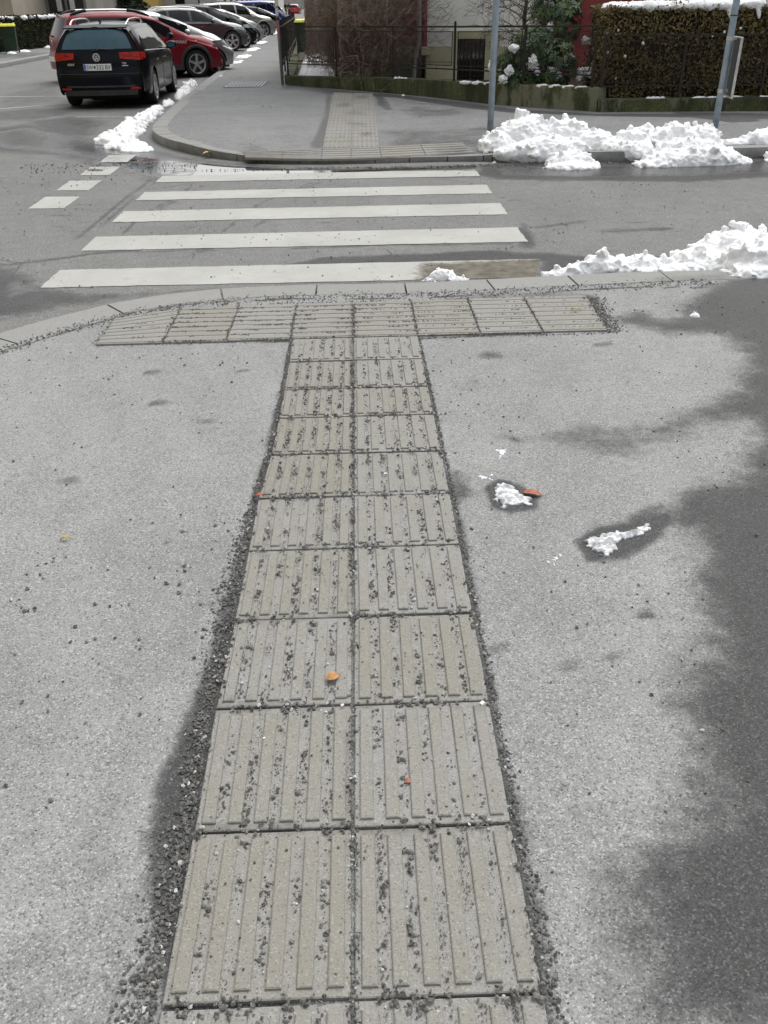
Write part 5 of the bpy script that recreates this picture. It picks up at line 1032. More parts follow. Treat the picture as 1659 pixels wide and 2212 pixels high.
# ------------------------------------------------------------------ cars
def interp(l, x): return np.interp(x, [a for a, b in l], [b for a, b in l])
class Car:
    def __init__(s, name, label, cat, sp, loc, az, scale=1.0, anchor=None, group=None):
        # az: heading clockwise from +Y; anchor: local point (x, y from rear) that lands on loc
        sp = dict(sp); rb_, fb_ = sp.setdefault('rbulge', .11), sp.setdefault('fbulge', .16); L0 = sp['L']; sp['L'] = L0-rb_-fb_; sh = lambda y: max(0.0, min(sp['L'], y-rb_*.9))
        sp['top'] = [(sh(a), b) for a, b in sp['top'][:-2]]+[(min(sp['L']-.06, sh(sp['top'][-2][0])), sp['top'][-2][1]), (sp['L'], sp['top'][-1][1])]; sp['belt'] = [(sh(a), b) for a, b in sp['belt']]; sp['wh'] = tuple(y-rb_*.9 for y in sp['wh']); sp['win'] = [(sh(a), sh(b)) for a, b in sp['win']]; sp['ws'] = tuple(sh(a) for a in sp['ws'])
        for k_ in ('handles', 'seams', 'rails'):
            if k_ in sp: sp[k_] = tuple(sh(a) for a in sp[k_])
        if 'mir' in sp: sp['mir'] = sh(sp['mir'])
        sp['lamps'] = [(a, b if b[0] < 1 else (b[0]-rb_-fb_+.03, min(sp['L'], b[1]-rb_-fb_+.03)), c, d, e, f) for a, b, c, d, e, f in sp.get('lamps', ())]
        anchor = (anchor[0], anchor[1]-rb_*.9) if anchor and anchor[1] < L0-.01 else ((anchor[0], sp['L']+fb_) if anchor else None)
        s.sp = sp; s.L, s.W = sp['L'], sp['W']; s.root = empty(name, (0, 0, 0), -az); tag(s.root, label, cat, group); s.root.scale = (scale, scale, scale*sp.get('zs', 1.0))
        ax, ay = anchor or (0, s.L/2); ay -= s.L/2; c, q = math.cos(-az), math.sin(-az)
        s.root.location = (loc[0]-scale*(ax*c-ay*q), loc[1]-scale*(ax*q+ay*c), 0)
        s.build()
    def w(s, y0):
        W = s.W/2; L = s.L; r = np.clip(1-y0/.55, 0, 1); f = np.clip(1-(L-y0)/.95, 0, 1)
        return W*(1-s.sp.get('rt', .09)*r**2-s.sp.get('ft', .20)*f**2.2)
    def wz(s, z, zsh): return np.interp(z, [.15, .3, .5, .68, zsh-.02, zsh+.02], [.94, .98, .995, 1, .98, .965])
    def top(s, y0): return interp(s.sp['top'], y0)
    def belt(s, y0): return np.minimum(interp(s.sp['belt'], y0), s.top(y0)-.035)
    def shift(s, y0, z):
        r = np.clip(1-y0/1.3, 0, 1)**1.6; f = np.clip(1-(s.L-y0)/.9, 0, 1)**1.6
        return interp(s.sp['rear'], z)*r-interp(s.sp['front'], z)*f
    def bot(s, y0):
        z = np.full_like(y0, s.sp.get('sill', .22)); z = np.where(y0 < .35, np.interp(y0, [0, .35], [s.sp.get('rb', .32), s.sp.get('sill', .22)]), z)
        z = np.where(y0 > s.L-.4, np.interp(y0, [s.L-.4, s.L], [.20, .24]), z)
        for yw in s.sp['wh']:
            Ra = s.sp['R']+.055; d = Ra**2-(y0-yw)**2; z = np.where(d > 0, np.maximum(z, s.sp['R']+np.sqrt(np.maximum(d, 0))), z)
        return z
    def ring(s, y0):
        n1, n2, n3 = 12, 7, 7; w = s.w(y0)[:, None]; zt = s.top(y0)[:, None]; zs_ = s.belt(y0)[:, None]; zb = s.bot(y0)[:, None]
        t = np.linspace(0, 1, n1)[None]; z1 = zb+(zs_-zb)*t; x1 = w*s.wz(z1, .93)
        g = np.clip((zt-zs_)/.42, 0, 1); wr = w*(.93*(1-g)+s.sp.get('roofw', .68)*g); dr = .03*(1-g)+.055*g
        t = np.linspace(0, 1, n2+1)[None, 1:]; z2 = zs_+(zt-dr-zs_)*t; x2 = w*.96*(1-t)+wr*t+.03*np.sin(t*math.pi)*g
        t = np.linspace(0, 1, n3+1)[None, 1:]; x3 = wr*(1-t); z3 = zt-dr*(1-t)**2
        X = np.concatenate([x1, x2, x3], 1); Z = np.concatenate([z1, z2, z3], 1); Y = y0[:, None]+s.shift(y0[:, None], Z); return X, Y, Z, n1, n2, n3
    def part(s, mb, name, mat, smooth=False, parent=None):
        mb.v = [(v[0], v[1]-s.L/2, v[2]) for v in mb.v]; return mb.build(name, mat, parent or s.root, smooth)
    def build(s):
        sp = s.sp; L = s.L; ys = [0, .02, .06, .12]+list(np.arange(.18, L-.15, .055))+[L-.12, L-.06, L-.02, L]
        for yw in sp['wh']:
            Ra = sp['R']+.055; ys += [yw-Ra-.002, yw-Ra+.002, yw-Ra*.985, yw-Ra*.95, yw+Ra*.95, yw+Ra*.985, yw+Ra-.002, yw+Ra+.002]
        y0 = np.array(sorted(set(np.round(ys, 4)))); X, Y, Z, n1, n2, n3 = s.ring(y0); m = X.shape[1]; N_ = len(y0); V = []; idx = {}
        for i in range(N_):
            for j in range(m): idx[i, j, 1] = len(V); V.append((X[i, j], Y[i, j], Z[i, j]))
            for j in range(m-1): idx[i, j, -1] = len(V); V.append((-X[i, j], Y[i, j], Z[i, j]))
            idx[i, m-1, -1] = idx[i, m-1, 1]
        body, side, wsh = [], {1: [], -1: []}, []
        for i in range(N_-1):
            yc = (y0[i]+y0[i+1])/2; h = s.top(yc)-s.belt(yc)
            for j in range(m-1):
                for sd in (1, -1):
                    f = (idx[i, j, sd], idx[i+1, j, sd], idx[i+1, j+1, sd], idx[i, j+1, sd]); f = f if sd == 1 else f[::-1]
                    if n1-1+1 <= j < n1+n2-2+0 and any(a < yc < b for a, b in sp['win']) and h > .14: side[sd].append(f)
                    elif j >= n1+n2-1 and sp['ws'][0] < yc < sp['ws'][1]: wsh.append(f)
                    else: body.append(f)
        # caps
        K = 14; rearw = []
        for end, i in ((0, 0), (1, N_-1)):
            prev = None
            for j in range(m-1):
                row = []
                for k in range(K+1):
                    xf = 1-2*k/K
                    if k == 0: row.append(idx[i, j, 1]); continue
                    if k == K: row.append(idx[i, j, -1]); continue
                    bl = (sp.get('rbulge', .11) if end == 0 else sp.get('fbulge', .2))*(1-abs(xf)**2.4); row.append(len(V)); V.append((X[i, j]*xf, Y[i, j]+(-bl if end == 0 else bl), Z[i, j]))
                if prev:
                    for k in range(K):
                        f = (prev[k], prev[k+1], row[k+1], row[k]); f = f[::-1] if end == 1 else f
                        zc = (Z[i, j]+Z[i, j-1])/2
                        if end == 0 and sp['rw'][0] < zc < sp['rw'][1] and 1 <= k < K-1: rearw.append(f)
                        else: body.append(f)
                prev = row
            for k in range(K): body.append((prev[k], prev[k+1], idx[i, m-1, 1]))
            bt = [idx[i, 0, 1]]; 
        def sub(fs, name, mat, sol=True):
            u = sorted({a for f in fs for a in f}); mp = {a: b for b, a in enumerate(u)}; mb = MB(); mb.add([V[a] for a in u], [tuple(mp[a] for a in f) for f in fs]); o = s.part(mb, name, mat, True)
            bm = bmesh.new(); bm.from_mesh(o.data); bmesh.ops.remove_doubles(bm, verts=bm.verts, dist=.0005); 
            bm.to_mesh(o.data); bm.free(); o.data.polygons.foreach_set('use_smooth', [True]*len(o.data.polygons)); return o
        s.body = sub(body, 'body', M[sp['paint']])
        if side[1]: sub(side[1], 'side_window', M['glassdark'])
        if side[-1]: sub(side[-1], 'side_window', M['glassdark'])
        if wsh: sub(wsh, 'windshield', M['glassdark'])
        if rearw: sub(rearw, 'rear_window', M['glassrear' if sp.get('tint') else 'glassdark'])
        mb = MB(); mb.box(-s.W/2+.27, s.W/2-.27, .14, L-.14, .17, .62); mb.box(-s.W/2+.1, s.W/2-.1, sp['wh'][0]+sp['R']+.08, sp['wh'][1]-sp['R']-.08, .19, .5); mb.box(-s.W/2+.12, s.W/2-.12, .9, L-1.3, .5, .85); s.part(mb, 'underbody', M['under'])  # dark boxes closing the open bottom, put in to block light
        for yw in sp['wh']:
            for sd in (-1, 1): s.wheel(sd*(s.W/2-.018), yw, sd)
        for yw in sp['wh']:          # arch liners
            for sd in (-1, 1):
                mb = MB()
                Ra = sp['R']+.052; a = [math.pi*k/16 for k in range(17)]; n = len(mb.v); xo, xi = sd*(s.W/2-.06), sd*(s.W/2-.30)
                for t in a: mb.v += [(xo, yw+Ra*math.cos(t), sp['R']+Ra*math.sin(t)), (xi, yw+Ra*math.cos(t), sp['R']+Ra*math.sin(t))]
                mb.f += [(n+2*k, n+2*k+1, n+2*k+3, n+2*k+2) for k in range(16)]; mb.f.append(tuple(n+2*k+1 for k in range(17)))
                s.part(mb, 'arch_liner', M['under'])
        if sp.get('clad'):
            for yw in sp['wh']:
                for sd in (-1, 1):
                    mb = MB(); n = 0; Ra = sp['R']+.05
                    for k in range(25):
                        t = math.pi*(-.04+1.08*k/24)
                        for (rr, dx) in ((Ra, -.03), (Ra, .014), (Ra+.075, .012), (Ra+.085, -.02)):
                            z = sp['R']+rr*math.sin(t); y = yw+rr*math.cos(t); x = s.w(np.array(y))*s.wz(z, .93)+dx; mb.v.append((sd*float(x), y, max(z, .2)))
                    for k in range(24):
                        for q in range(3): a = n+k*4+q; mb.f.append((a, a+4, a+5, a+1) if sd == 1 else (a+1, a+5, a+4, a))
                    s.part(mb, 'wheel_arch_cladding', M[sp['clad']], True)
            for sd in (-1, 1):
                mb = MB()
                ya, yb = sp['wh'][0]+sp['R']+.05, sp['wh'][1]-sp['R']-.05; mb.box(*(sorted((sd*(s.W/2-.05), sd*(s.W/2+.006)))), ya, yb, .2, .33, .01)
                s.part(mb, 'sill_cladding', M['darkplastic'])
        # mirrors
        ym = sp['ws'][0]-.0 if 'mir' not in sp else sp['mir']; zb = float(s.belt(np.array(ym)))
        for sd in (-1, 1):
            mb = MB(); x = sd*(s.W/2); mb.bar((x*.93, ym, zb+.02), (x+sd*.05, ym-.02, zb+.05), .05, .04)
            bm = bmesh.new(); bmesh.ops.create_icosphere(bm, subdivisions=3, radius=1, matrix=Matrix.Translation((x+sd*.10, ym-.02, zb+.09)) @ Matrix.Diagonal((.115, .07, .075, 1)))
            mb.add([v.co for v in bm.verts], [tuple(v.index for v in f.verts) for f in bm.faces]); bm.free(); s.part(mb, 'mirror', M[sp.get('mirm', sp['paint'])], True)
            mb = MB(); mb.add([(x+sd*.10+.085*math.cos(t), ym-.092, zb+.09+.052*math.sin(t)) for t in [k*.3927 for k in range(16)]], [tuple(range(16))]); s.part(mb, 'mirror_glass', M['glassrear'])
        # handles, seams
        for sd in (-1, 1):
            for yd in sp.get('handles', ()):
                z = zb-.11; x = sd*float(s.w(np.array(yd))*s.wz(z, .93)); mb = MB(); mb.bar((x+sd*.02, yd-.10, z), (x+sd*.02, yd+.08, z+.003), .02, .025); s.part(mb, 'door_handle', M[sp.get('handm', 'chrome')])
            mb = MB()
            for ysm in sp.get('seams', ()):
                pts = []
                for z in np.linspace(.3, zb-.01, 12): x = float(s.w(np.array(ysm))*s.wz(z, .93)); pts.append((sd*(x+.0015), ysm+float(s.shift(np.array(ysm), z)), z))
                for p, q in zip(pts[:-1], pts[1:]): mb.bar(p, q, .006, .003)
            if sp.get('seams'): s.part(mb, 'door_gap', M['ink'])
        if sp.get('trim'):
            for sd in (-1, 1):
                pts = []
                for y in np.arange(sp['win'][0][0]+.0, sp['win'][-1][1]-.1, .08): z = float(s.belt(np.array(y)))+.012; pts.append((sd*(float(s.w(np.array(y)))*.965+.004), y+float(s.shift(np.array(y), z)), z))
                mb = MB(); mb.tube(pts, .011, 5); s.part(mb, 'window_trim', M['badge'], True)
        if sp.get('rails'):
            for sd in (-1, 1):
                a, b_ = sp['rails']; pts = []
                for k in range(21):
                    y = a+(b_-a)*k/20; yy = np.array([y]); Xr, Yr, Zr, n1, n2, n3 = s.ring(yy); xe = Xr[0, n1+n2-1+1]; ze = Zr[0, n1+n2-1+1]; lift = sp.get('railh', .075)*min(1, 4.5*min(k/20, 1-k/20))**.6
                    pts.append((sd*(xe-.0), float(Yr[0, n1+n2]), ze+lift-.005))
                mb = MB(); mb.tube(pts, sp.get('railr', .017), 8)
                for k in (2, 18): mb.tube([(pts[k][0], pts[k][1], pts[k][2]-.09), pts[k]], .02, 6)
                s.part(mb, 'roof_rail', M[sp.get('railm', 'chrome')], True)
                if sp.get('railtip'):
                    for rng_ in (pts[:6], pts[-6:]): mb = MB(); mb.tube(rng_, sp['railr']+.012, 8); s.part(mb, 'rail_foot', M['blackplastic'], True)
        # lamps
        for (nm, side_rng, cap_rng, z0, z1, mt) in sp.get('lamps', ()):
            for sd in (-1, 1):
                mb = MB()
                if side_rng:
                    n = len(mb.v); Q = 8
                    for i in range(Q+1):
                        y = side_rng[0]+(side_rng[1]-side_rng[0])*i/Q
                        for j in range(5):
                            taper = (i/Q if nm == 'tail_lamp' else 1-i/Q)*.25; z = z0+(z1-z0)*(taper+(1-taper*1.4)*j/4); z = min(z, float(s.top(np.array(y)))-.05)
                            x = float(s.w(np.array(y))*s.wz(z, .93))+.007; mb.v.append((sd*x, y+float(s.shift(np.array(y), z)), z))
                    for i in range(Q):
                        for j in range(4): a = n+i*5+j; mb.f.append((a, a+5, a+6, a+1) if sd == 1 else (a+1, a+6, a+5, a))
                if cap_rng:
                    n = len(mb.v); Q = 8; end = 0 if side_rng is None or side_rng[0] < 1 else 1
                    for i in range(Q+1):
                        xf = cap_rng[0]+(cap_rng[1]-cap_rng[0])*i/Q
                        for j in range(5):
                            tp = (1-i/Q)*.25; z = z0+(z1-z0)*(tp+(1-tp)*j/4) if nm == 'tail_lamp' else z0+(z1-z0)*j/4
                            ye = np.array(0.0 if end == 0 else L); x = float(s.w(ye)*s.wz(z, .93)); bl = (sp.get('rbulge', .11) if end == 0 else -sp.get('fbulge', .2))*(1-abs(xf)**2.4)
                            mb.v.append((sd*x*xf, float(ye)+float(s.shift(ye, z))-bl+(-.007 if end == 0 else .007), z))
                    for i in range(Q):
                        for j in range(4): a = n+i*5+j; mb.f.append((a, a+5, a+6, a+1) if (sd == 1) == (end == 0) else (a+1, a+6, a+5, a))
                s.part(mb, nm, M[mt], True)
    def wheel(s, x, y, sd):
        R = s.sp['R']; wd = .21; t = s.root; root = MB(); o = -sd
        root.lathe_x([(o*0.01, R*.70), (0, R*.74), (o*-.004, R*.86), (o*.006, R*.96), (o*.03, R), (o*(wd-.03), R), (o*wd, R*.94), (o*wd, R*.6)], 48, x, y, R)
        # blocky tread: thin grooves
        for gx in (.06, .1, .14): root.lathe_x([(o*gx, R+.001), (o*(gx+.008), R+.001)], 40, x, y, R)
        ty = s.part(root, 'wheel', M['rubber'], True)
        rm = MB(); Rr = R*.70
        rm.lathe_x([(o*0.0, Rr*1.03), (o*-.003, Rr), (o*.012, Rr*.93), (o*.05, Rr*.90), (o*.15, Rr*.88)], 44, x, y, R)
        rm.lathe_x([(o*.02, .001), (o*.014, .03), (o*.018, Rr*.22), (o*.04, Rr*.24)], 20, x, y, R)
        ns = s.sp.get('spokes', 5); wa, wb = s.sp.get('spw', (.05, .085))
        for k in range(ns):
            a = 2*math.pi*k/ns+.3; d = Vector((0, math.cos(a), math.sin(a))); e = Vector((0, -math.sin(a), math.cos(a))); c = Vector((x, y, R)); V = []
            for (r, hw, xo) in ((Rr*.12, wa/2, .022), (Rr*.55, (wa+wb)/4, .016), (Rr*.96, wb/2, .006)):
                for (q, dx) in ((-1, .0), (1, .0), (1, .04), (-1, .04)): V.append(c+d*r+e*hw*q+Vector((o*(xo+dx), 0, 0)))
            Fc = []
            for l in range(2):
                for i in range(4): p_ = l*4+i; q_ = l*4+(i+1) % 4; Fc.append((p_, q_, q_+4, p_+4))
            rm.add(V, Fc)
        r = s.part(rm, 'rim', M['rim'], False, None); r.parent = ty
        bk = MB(); bk.lathe_x([(o*.075, .0), (o*.075, Rr*.9)], 30, x, y, R); bk.lathe_x([(o*.07, .04), (o*.055, .05), (o*.055, Rr*.55), (o*.07, Rr*.56)], 24, x, y, R); b = s.part(bk, 'brake_disc', M['darkplastic']); b.parent = ty
D = R_
wagon = dict(zs=1.0, L=4.56, W=1.80, R=.316, wh=(.99, 3.62), paint='pblack', tint=1,
    top=[(0, 1.40), (.25, 1.435), (.8, 1.465), (1.6, 1.48), (2.3, 1.465), (2.75, 1.40), (3.1, 1.25), (3.45, 1.05), (3.60, .99), (4.0, .93), (4.3, .85), (4.5, .74), (4.56, .66)],
    belt=[(0, .98), (.6, .97), (2, .93), (3.3, .89), (4.56, .62)], rear=[(.2, .03), (.35, -.005), (.62, -.01), (.66, .03), (.85, .045), (.98, .07), (1.2, .19), (1.40, .33)], front=[(.2, .06), (.5, 0), (.8, .16), (1.5, .2)],
    win=[(.42, 1.20), (1.25, 2.08), (2.14, 3.12)], ws=(2.78, 3.55), rw=(1.01, 1.34), rb=.30, handles=(1.45, 2.45), seams=(1.22, 2.12, 3.2), trim=1, rails=(.35, 2.45), railm='chrome', railh=.085,
    lamps=[('tail_lamp', (0, .26), (.54, 1.0), .835, .975, 'redlamp')], spokes=10, spw=(.03, .04), roofw=.70, mir=2.98, rbulge=.12)
gk = Car('black_wagon', 'black estate car seen from behind with plate SW 332 BV, nearest the crossing', 'car', wagon, (-4.10, 19.65), D(-2.0), 1.01, anchor=(.9, .99))
def capP(c, xf, z, off=.008):
    ye = np.array(0.0); x = float(c.w(ye)*c.wz(z, .93))*xf; bl = c.sp.get('rbulge', .11)*(1-abs(xf)**2.4); return Vector((x, float(c.shift(ye, z))-bl-off, z))
def capstrip(c, xa, xb, z0, z1, off, n=12, m=3):
    mb = MB(); 
    for i in range(n+1):
        for j in range(m+1): mb.v.append(tuple(capP(c, xa+(xb-xa)*i/n, z0+(z1-z0)*j/m, off)))
    for i in range(n):
        for j in range(m): a = i*(m+1)+j; mb.f.append((a, a+m+1, a+m+2, a+1))
    return mb
c = gk
c.part(capstrip(c, -.80, .80, .385, .415, .010), 'bumper_strip', M['darkplastic'], True)
c.part(capstrip(c, -.86, .86, .24, .335, .006), 'lower_bumper', M['darkplastic'], True)
c.part(capstrip(c, -.93, .93, .612, .622, .016), 'bumper_edge', M['darkplastic'], True)
c.part(capstrip(c, -.60, .60, .80, .803, .004), 'hatch_crease', M['ink'], True)
for sd in (-1, 1): c.part(capstrip(c, *(sorted((sd*.70, sd*.93))), .345, .378, .014), 'reflector', M['redlamp'], True)
for sd in (-1, 1): c.part(capstrip(c, *(sorted((sd*.765, sd*.775))), .835, .975, .012, 2), 'lamp_gap', M['ink'])
mb = MB(); y = c.L
mb.add([(-.56, .34, 1.425), (.56, .34, 1.425), (.60, .20, 1.385), (-.60, .20, 1.385), (-.56, .34, 1.40), (.56, .34, 1.40), (.60, .20, 1.365), (-.60, .20, 1.365)], [(0, 3, 2, 1), (4, 5, 6, 7), (3, 7, 6, 2), (0, 1, 5, 4), (1, 2, 6, 5), (0, 4, 7, 3)]); c.part(mb, 'spoiler', M['pblack'])
p = capP(c, 0, .735, .012); mb = MB(); mb.box(-.27, .27, p.y-.008, p.y+.03, .662, .792, .004); pf = c.part(mb, 'plate_frame', M['ink'])
mb = MB(); mb.box(-.26, .26, p.y-.014, p.y-.007, .673, .785, .003); pl = c.part(mb, 'number_plate', M['whiteplate'])
Mx = Matrix.Rotation(math.pi/2, 4, 'X'); yy_ = p.y-.0165-c.L/2
text_fit('SW', -.205, -.085, .692, .768, yy_, M['ink'], 'plate_text', pl)
text_fit('332', -.022, .118, .692, .768, yy_, M['ink'], 'plate_text', pl); text_fit('BV', .148, .245, .692, .768, yy_, M['ink'], 'plate_text', pl)
mb = MB(); mb.box(-.256, -.218, p.y-.0155, p.y-.0142, .676, .782); b_ = c.part(mb, 'blue_band', M['blue'], parent=pl)
text_mesh('A', .035, M['paper'], 'plate_text', pl, Matrix.Translation((-.237, yy_, .70)) @ Mx, .001)
mb = MB(); mb.add([(-.072, p.y-.0155, .755), (-.036, p.y-.0155, .755), (-.036, p.y-.0155, .715), (-.054, p.y-.0155, .700), (-.072, p.y-.0155, .715)], [(0, 4, 3, 2, 1)]); c.part(mb, 'crest', M['backplate'], parent=pl)
# round emblem with letters
pe = capP(c, 0, .895, .006); em = MB()
ring = [(pe.x+.062*math.cos(k*.196), pe.y-.012, .895+.062*math.sin(k*.196)) for k in range(33)]; em.tube(ring, .007, 6, False)
ez = .895; k_ = .055
for a, b in (((-.45, .83), (-.13, .12)), ((.45, .83), (.13, .12)), ((-.13, .12), (0, .12)), ((0, .12), (.13, .12)), ((-.88, .42), (-.38, -.80)), ((-.38, -.80), (0, -.02)), ((0, -.02), (.38, -.80)), ((.38, -.80), (.88, .42))):
    em.bar((a[0]*k_, pe.y-.012, ez+a[1]*k_), (b[0]*k_, pe.y-.012, ez+b[1]*k_), .012, .010, (0, 1, 0))
c.part(em, 'emblem', M['badge'])
pt = capP(c, -.62, .795, .012); text_mesh('GOLF', .052, M['badge'], 'lettering', c.root, Matrix.Translation((pt.x, pt.y-c.L/2-.002, .775)) @ Mx @ Matrix.Rotation(-.12, 4, 'Y'), .002, .001)
pt = capP(c, .62, .795, .012); text_mesh('TDI', .048, M['badge'], 'lettering', c.root, Matrix.Translation((pt.x, pt.y-c.L/2-.002, .785)) @ Mx @ Matrix.Rotation(.12, 4, 'Y'), .002, .001)
mb = capstrip(c, .56, .70, .742, .754, .012, 3, 1); c.part(mb, 'badge', M['badge'])
pw = capP(c, 0, 1.02, .02); mb = MB(); mb.tube([(-.02, pw.y, 1.015), (.10, pw.y+.01, 1.03), (.36, pw.y+.035, 1.02)], [.024, .014, .007], 8); mb.tube([(-.06, pw.y+.01, 1.0), (.05, pw.y, 1.02)], [.02, .02], 8); c.part(mb, 'wiper', M['ink'], True)
mb = MB(); mb.add([(-.012, .66, 1.462), (.012, .66, 1.462), (.012, .82, 1.468), (-.012, .82, 1.468), (-.004, .64, 1.54), (.004, .64, 1.54)], [(0, 1, 5, 4), (1, 2, 5), (2, 3, 4, 5), (3, 0, 4)]); c.part(mb, 'antenna', M['blackplastic'])
mb = MB(); mb.tube([(-.52, .20, .27), (-.52, -.005, .265)], .034, 12); c.part(mb, 'exhaust_pipe', M['chrome'], True)
mb = MB(); mb.box(-.3, .25, .25, .9, .13, .28, .03); c.part(mb, 'silencer', M['under'])

redw = dict(fbulge=.08, L=4.44, W=1.74, R=.335, wh=(.95, 3.58), paint='pred', clad='darkplastic', mirm='pblack', handm='pred',
    top=[(0, 1.53), (.3, 1.57), (.9, 1.60), (1.6, 1.60), (2.2, 1.575), (2.6, 1.49), (3.0, 1.29), (3.35, 1.11), (3.5, 1.05), (3.9, 1.00), (4.25, .92), (4.45, .82), (4.53, .72)],
    belt=[(0, 1.02), (.6, 1.0), (2, .96), (3.3, .92), (4.53, .66)], rear=[(.2, .03), (.35, -.01), (.62, -.01), (.7, .04), (1.0, .07), (1.25, .19), (1.48, .30)], front=[(.2, .05), (.5, 0), (.8, .12), (1.5, .2)],
    win=[(.40, 1.10), (1.18, 2.0), (2.08, 3.0)], ws=(2.62, 3.4), rw=(1.08, 1.47), handles=(1.5, 2.4), seams=(1.15, 2.04, 3.1), rails=(.25, 2.5), railm='chrome', railr=.026, railh=.075, railtip=1,
    lamps=[('tail_lamp', (0, .2), (.80, 1.0), .92, 1.28, 'redlamp'), ('headlamp', (4.28, 4.5), (.75, 1.0), .74, .84, 'lampclear')], roofw=.70, mir=2.90, spw=(.06, .06), ft=.16)
rc = Car('red_wagon', 'dark red estate car with black arch cladding and roof rails, parked behind the black wagon', 'car', redw, (-4.36, 26.7), D(60), 1.02, anchor=(.87, 3.58))
zz_ = .90; x_ = float(rc.w(np.array(3.02))*rc.wz(zz_, .93))
text_mesh('STEPWAY', .105, M['paper'], 'lettering', rc.root, Matrix.Translation((x_+.012, 3.02-rc.L/2, .86)) @ Matrix.Rotation(math.pi/2, 4, 'Z') @ Mx, .002, .001)
mb = MB(); mb.box(x_+.0, x_+.02, 3.47, 3.53, .86, .89, .006); rc.part(mb, 'side_indicator', M['lampamber'])
pe = capP(rc, 0, .93, .008); mb = MB(); mb.add([(-.06, pe.y-.004, .98), (.06, pe.y-.004, .98), (.045, pe.y-.006, .90), (0, pe.y-.006, .87), (-.045, pe.y-.006, .90), (-.03, pe.y-.012, .955), (.03, pe.y-.012, .955), (0, pe.y-.012, .905)], [(0, 5, 6, 1), (1, 6, 7, 2), (2, 7, 3), (3, 7, 4), (4, 7, 5, 0)]); rc.part(mb, 'emblem', M['chrome'])
pp = capP(rc, 0, .55, .01); mb = MB(); mb.box(-.26, .26, pp.y-.01, pp.y+.02, .50, .61, .003); rc.part(mb, 'number_plate', M['whiteplate'])
pw = capP(rc, 0, 1.08, .02); mb = MB(); mb.tube([(0, pw.y, 1.07), (-.2, pw.y+.01, 1.085), (-.42, pw.y+.05, 1.08)], [.024, .014, .008], 8); rc.part(mb, 'wiper', M['ink'], True)

def spec(base, **k): d = dict(base); d.update(k); return d
hatch = dict(zs=1.03, L=4.1, W=1.72, R=.305, wh=(.75, 3.3), paint='psilver', top=[(0, 1.36), (.3, 1.42), (.9, 1.48), (1.5, 1.49), (2.0, 1.45), (2.5, 1.30), (2.9, 1.12), (3.15, 1.02), (3.5, .96), (3.85, .84), (4.03, .72), (4.1, .62)],
    belt=[(0, .98), (.6, .96), (2, .92), (3.0, .88), (4.1, .58)], rear=[(.2, .03), (.5, 0), (.9, .05), (1.36, .35)], front=[(.2, .06), (.5, 0), (.8, .22), (1.5, .3)],
    win=[(.35, 1.0), (1.08, 1.9), (1.98, 2.72)], ws=(2.02, 2.98), rw=(1.0, 1.34), handles=(1.3, 2.2), seams=(1.04, 1.94, 2.8), lamps=[('tail_lamp', (0, .2), (.7, 1), .8, 1.0, 'redlamp'), ('headlamp', (3.45, 4.06), (.7, 1.0), .66, .80, 'lampclear')], mir=2.62, ft=.26)
suv = dict(L=4.63, W=1.88, R=.37, wh=(.92, 3.73), paint='pdark', top=[(0, 1.52), (.3, 1.58), (.9, 1.64), (1.7, 1.65), (2.3, 1.62), (2.75, 1.50), (3.15, 1.28), (3.4, 1.15), (3.6, 1.11), (4.1, 1.05), (4.4, .98), (4.57, .88), (4.63, .78)],
    belt=[(0, 1.12), (.7, 1.10), (2, 1.06), (3.3, 1.03), (4.63, .74)], rear=[(.2, .03), (.6, 0), (1.0, .06), (1.52, .42)], front=[(.2, .06), (.55, 0), (.95, .12), (1.5, .2)],
    win=[(.5, 1.05), (1.14, 2.0), (2.08, 3.05)], ws=(2.6, 3.45), rw=(1.12, 1.48), handles=(1.55, 2.45), seams=(1.1, 2.04, 3.15), trim=1, rails=(.5, 2.5), railm='chrome', railh=.05, lamps=[('tail_lamp', (0, .3), (.6, 1), .95, 1.1, 'redlamp'), ('headlamp', (4.0, 4.58), (.65, 1.0), .78, .90, 'lampclear')], mir=2.92, spw=(.05, .09), ft=.16, sill=.26)
def nose(px, py, zb): return gp(px, py, zb)
c3 = Car('silver_hatchback', 'silver hatchback with sloping nose over the kerb, parked behind the dark red estate', 'car', hatch, (-3.55, 28.4), D(62), 1.08, anchor=(.2, 4.1))
c4 = Car('dark_suv', 'dark grey sport utility car with chrome window trim and five spoke wheels', 'car', suv, (-5.17, 41.5), D(62), 1.02, anchor=(.94, 3.73))
c5 = Car('black_hatchback', 'black hatchback whose nose shows beyond the dark grey SUV', 'car', spec(hatch, paint='pblack'), (at(557, 90, 45.5)[0], 45.5), D(60), 1.16, anchor=(.3, 4.1))
c6 = Car('silver_hatchback', 'second silver hatchback, mostly hidden, between the black hatchback and the champagne SUV', 'car', spec(hatch), (at(572, 88, 49.5)[0], 49.5), D(60), 1.04, anchor=(.3, 4.1))
suvb = spec(suv, paint='pbeige', clad='pbeige', L=4.75, W=1.9, R=.40, top=[(0, 1.78), (.3, 1.82), (1.2, 1.86), (2.2, 1.84), (2.7, 1.74), (3.1, 1.48), (3.4, 1.26), (3.6, 1.20), (4.1, 1.14), (4.45, 1.06), (4.68, .92), (4.75, .82)], belt=[(0, 1.2), (2, 1.15), (3.3, 1.10), (4.75, .78)], trim=0, railm='blackplastic', win=[(.35, 1.15), (1.24, 2.05), (2.13, 3.0)], rear=[(.2, .03), (.6, 0), (1.0, .04), (1.8, .2)])
c7 = Car('champagne_suv', 'tall champagne silver off road car with dark wheels and roof rails', 'car', suvb, gp(572, 82, 0), D(60), 1.0, anchor=(.95, 3.73))
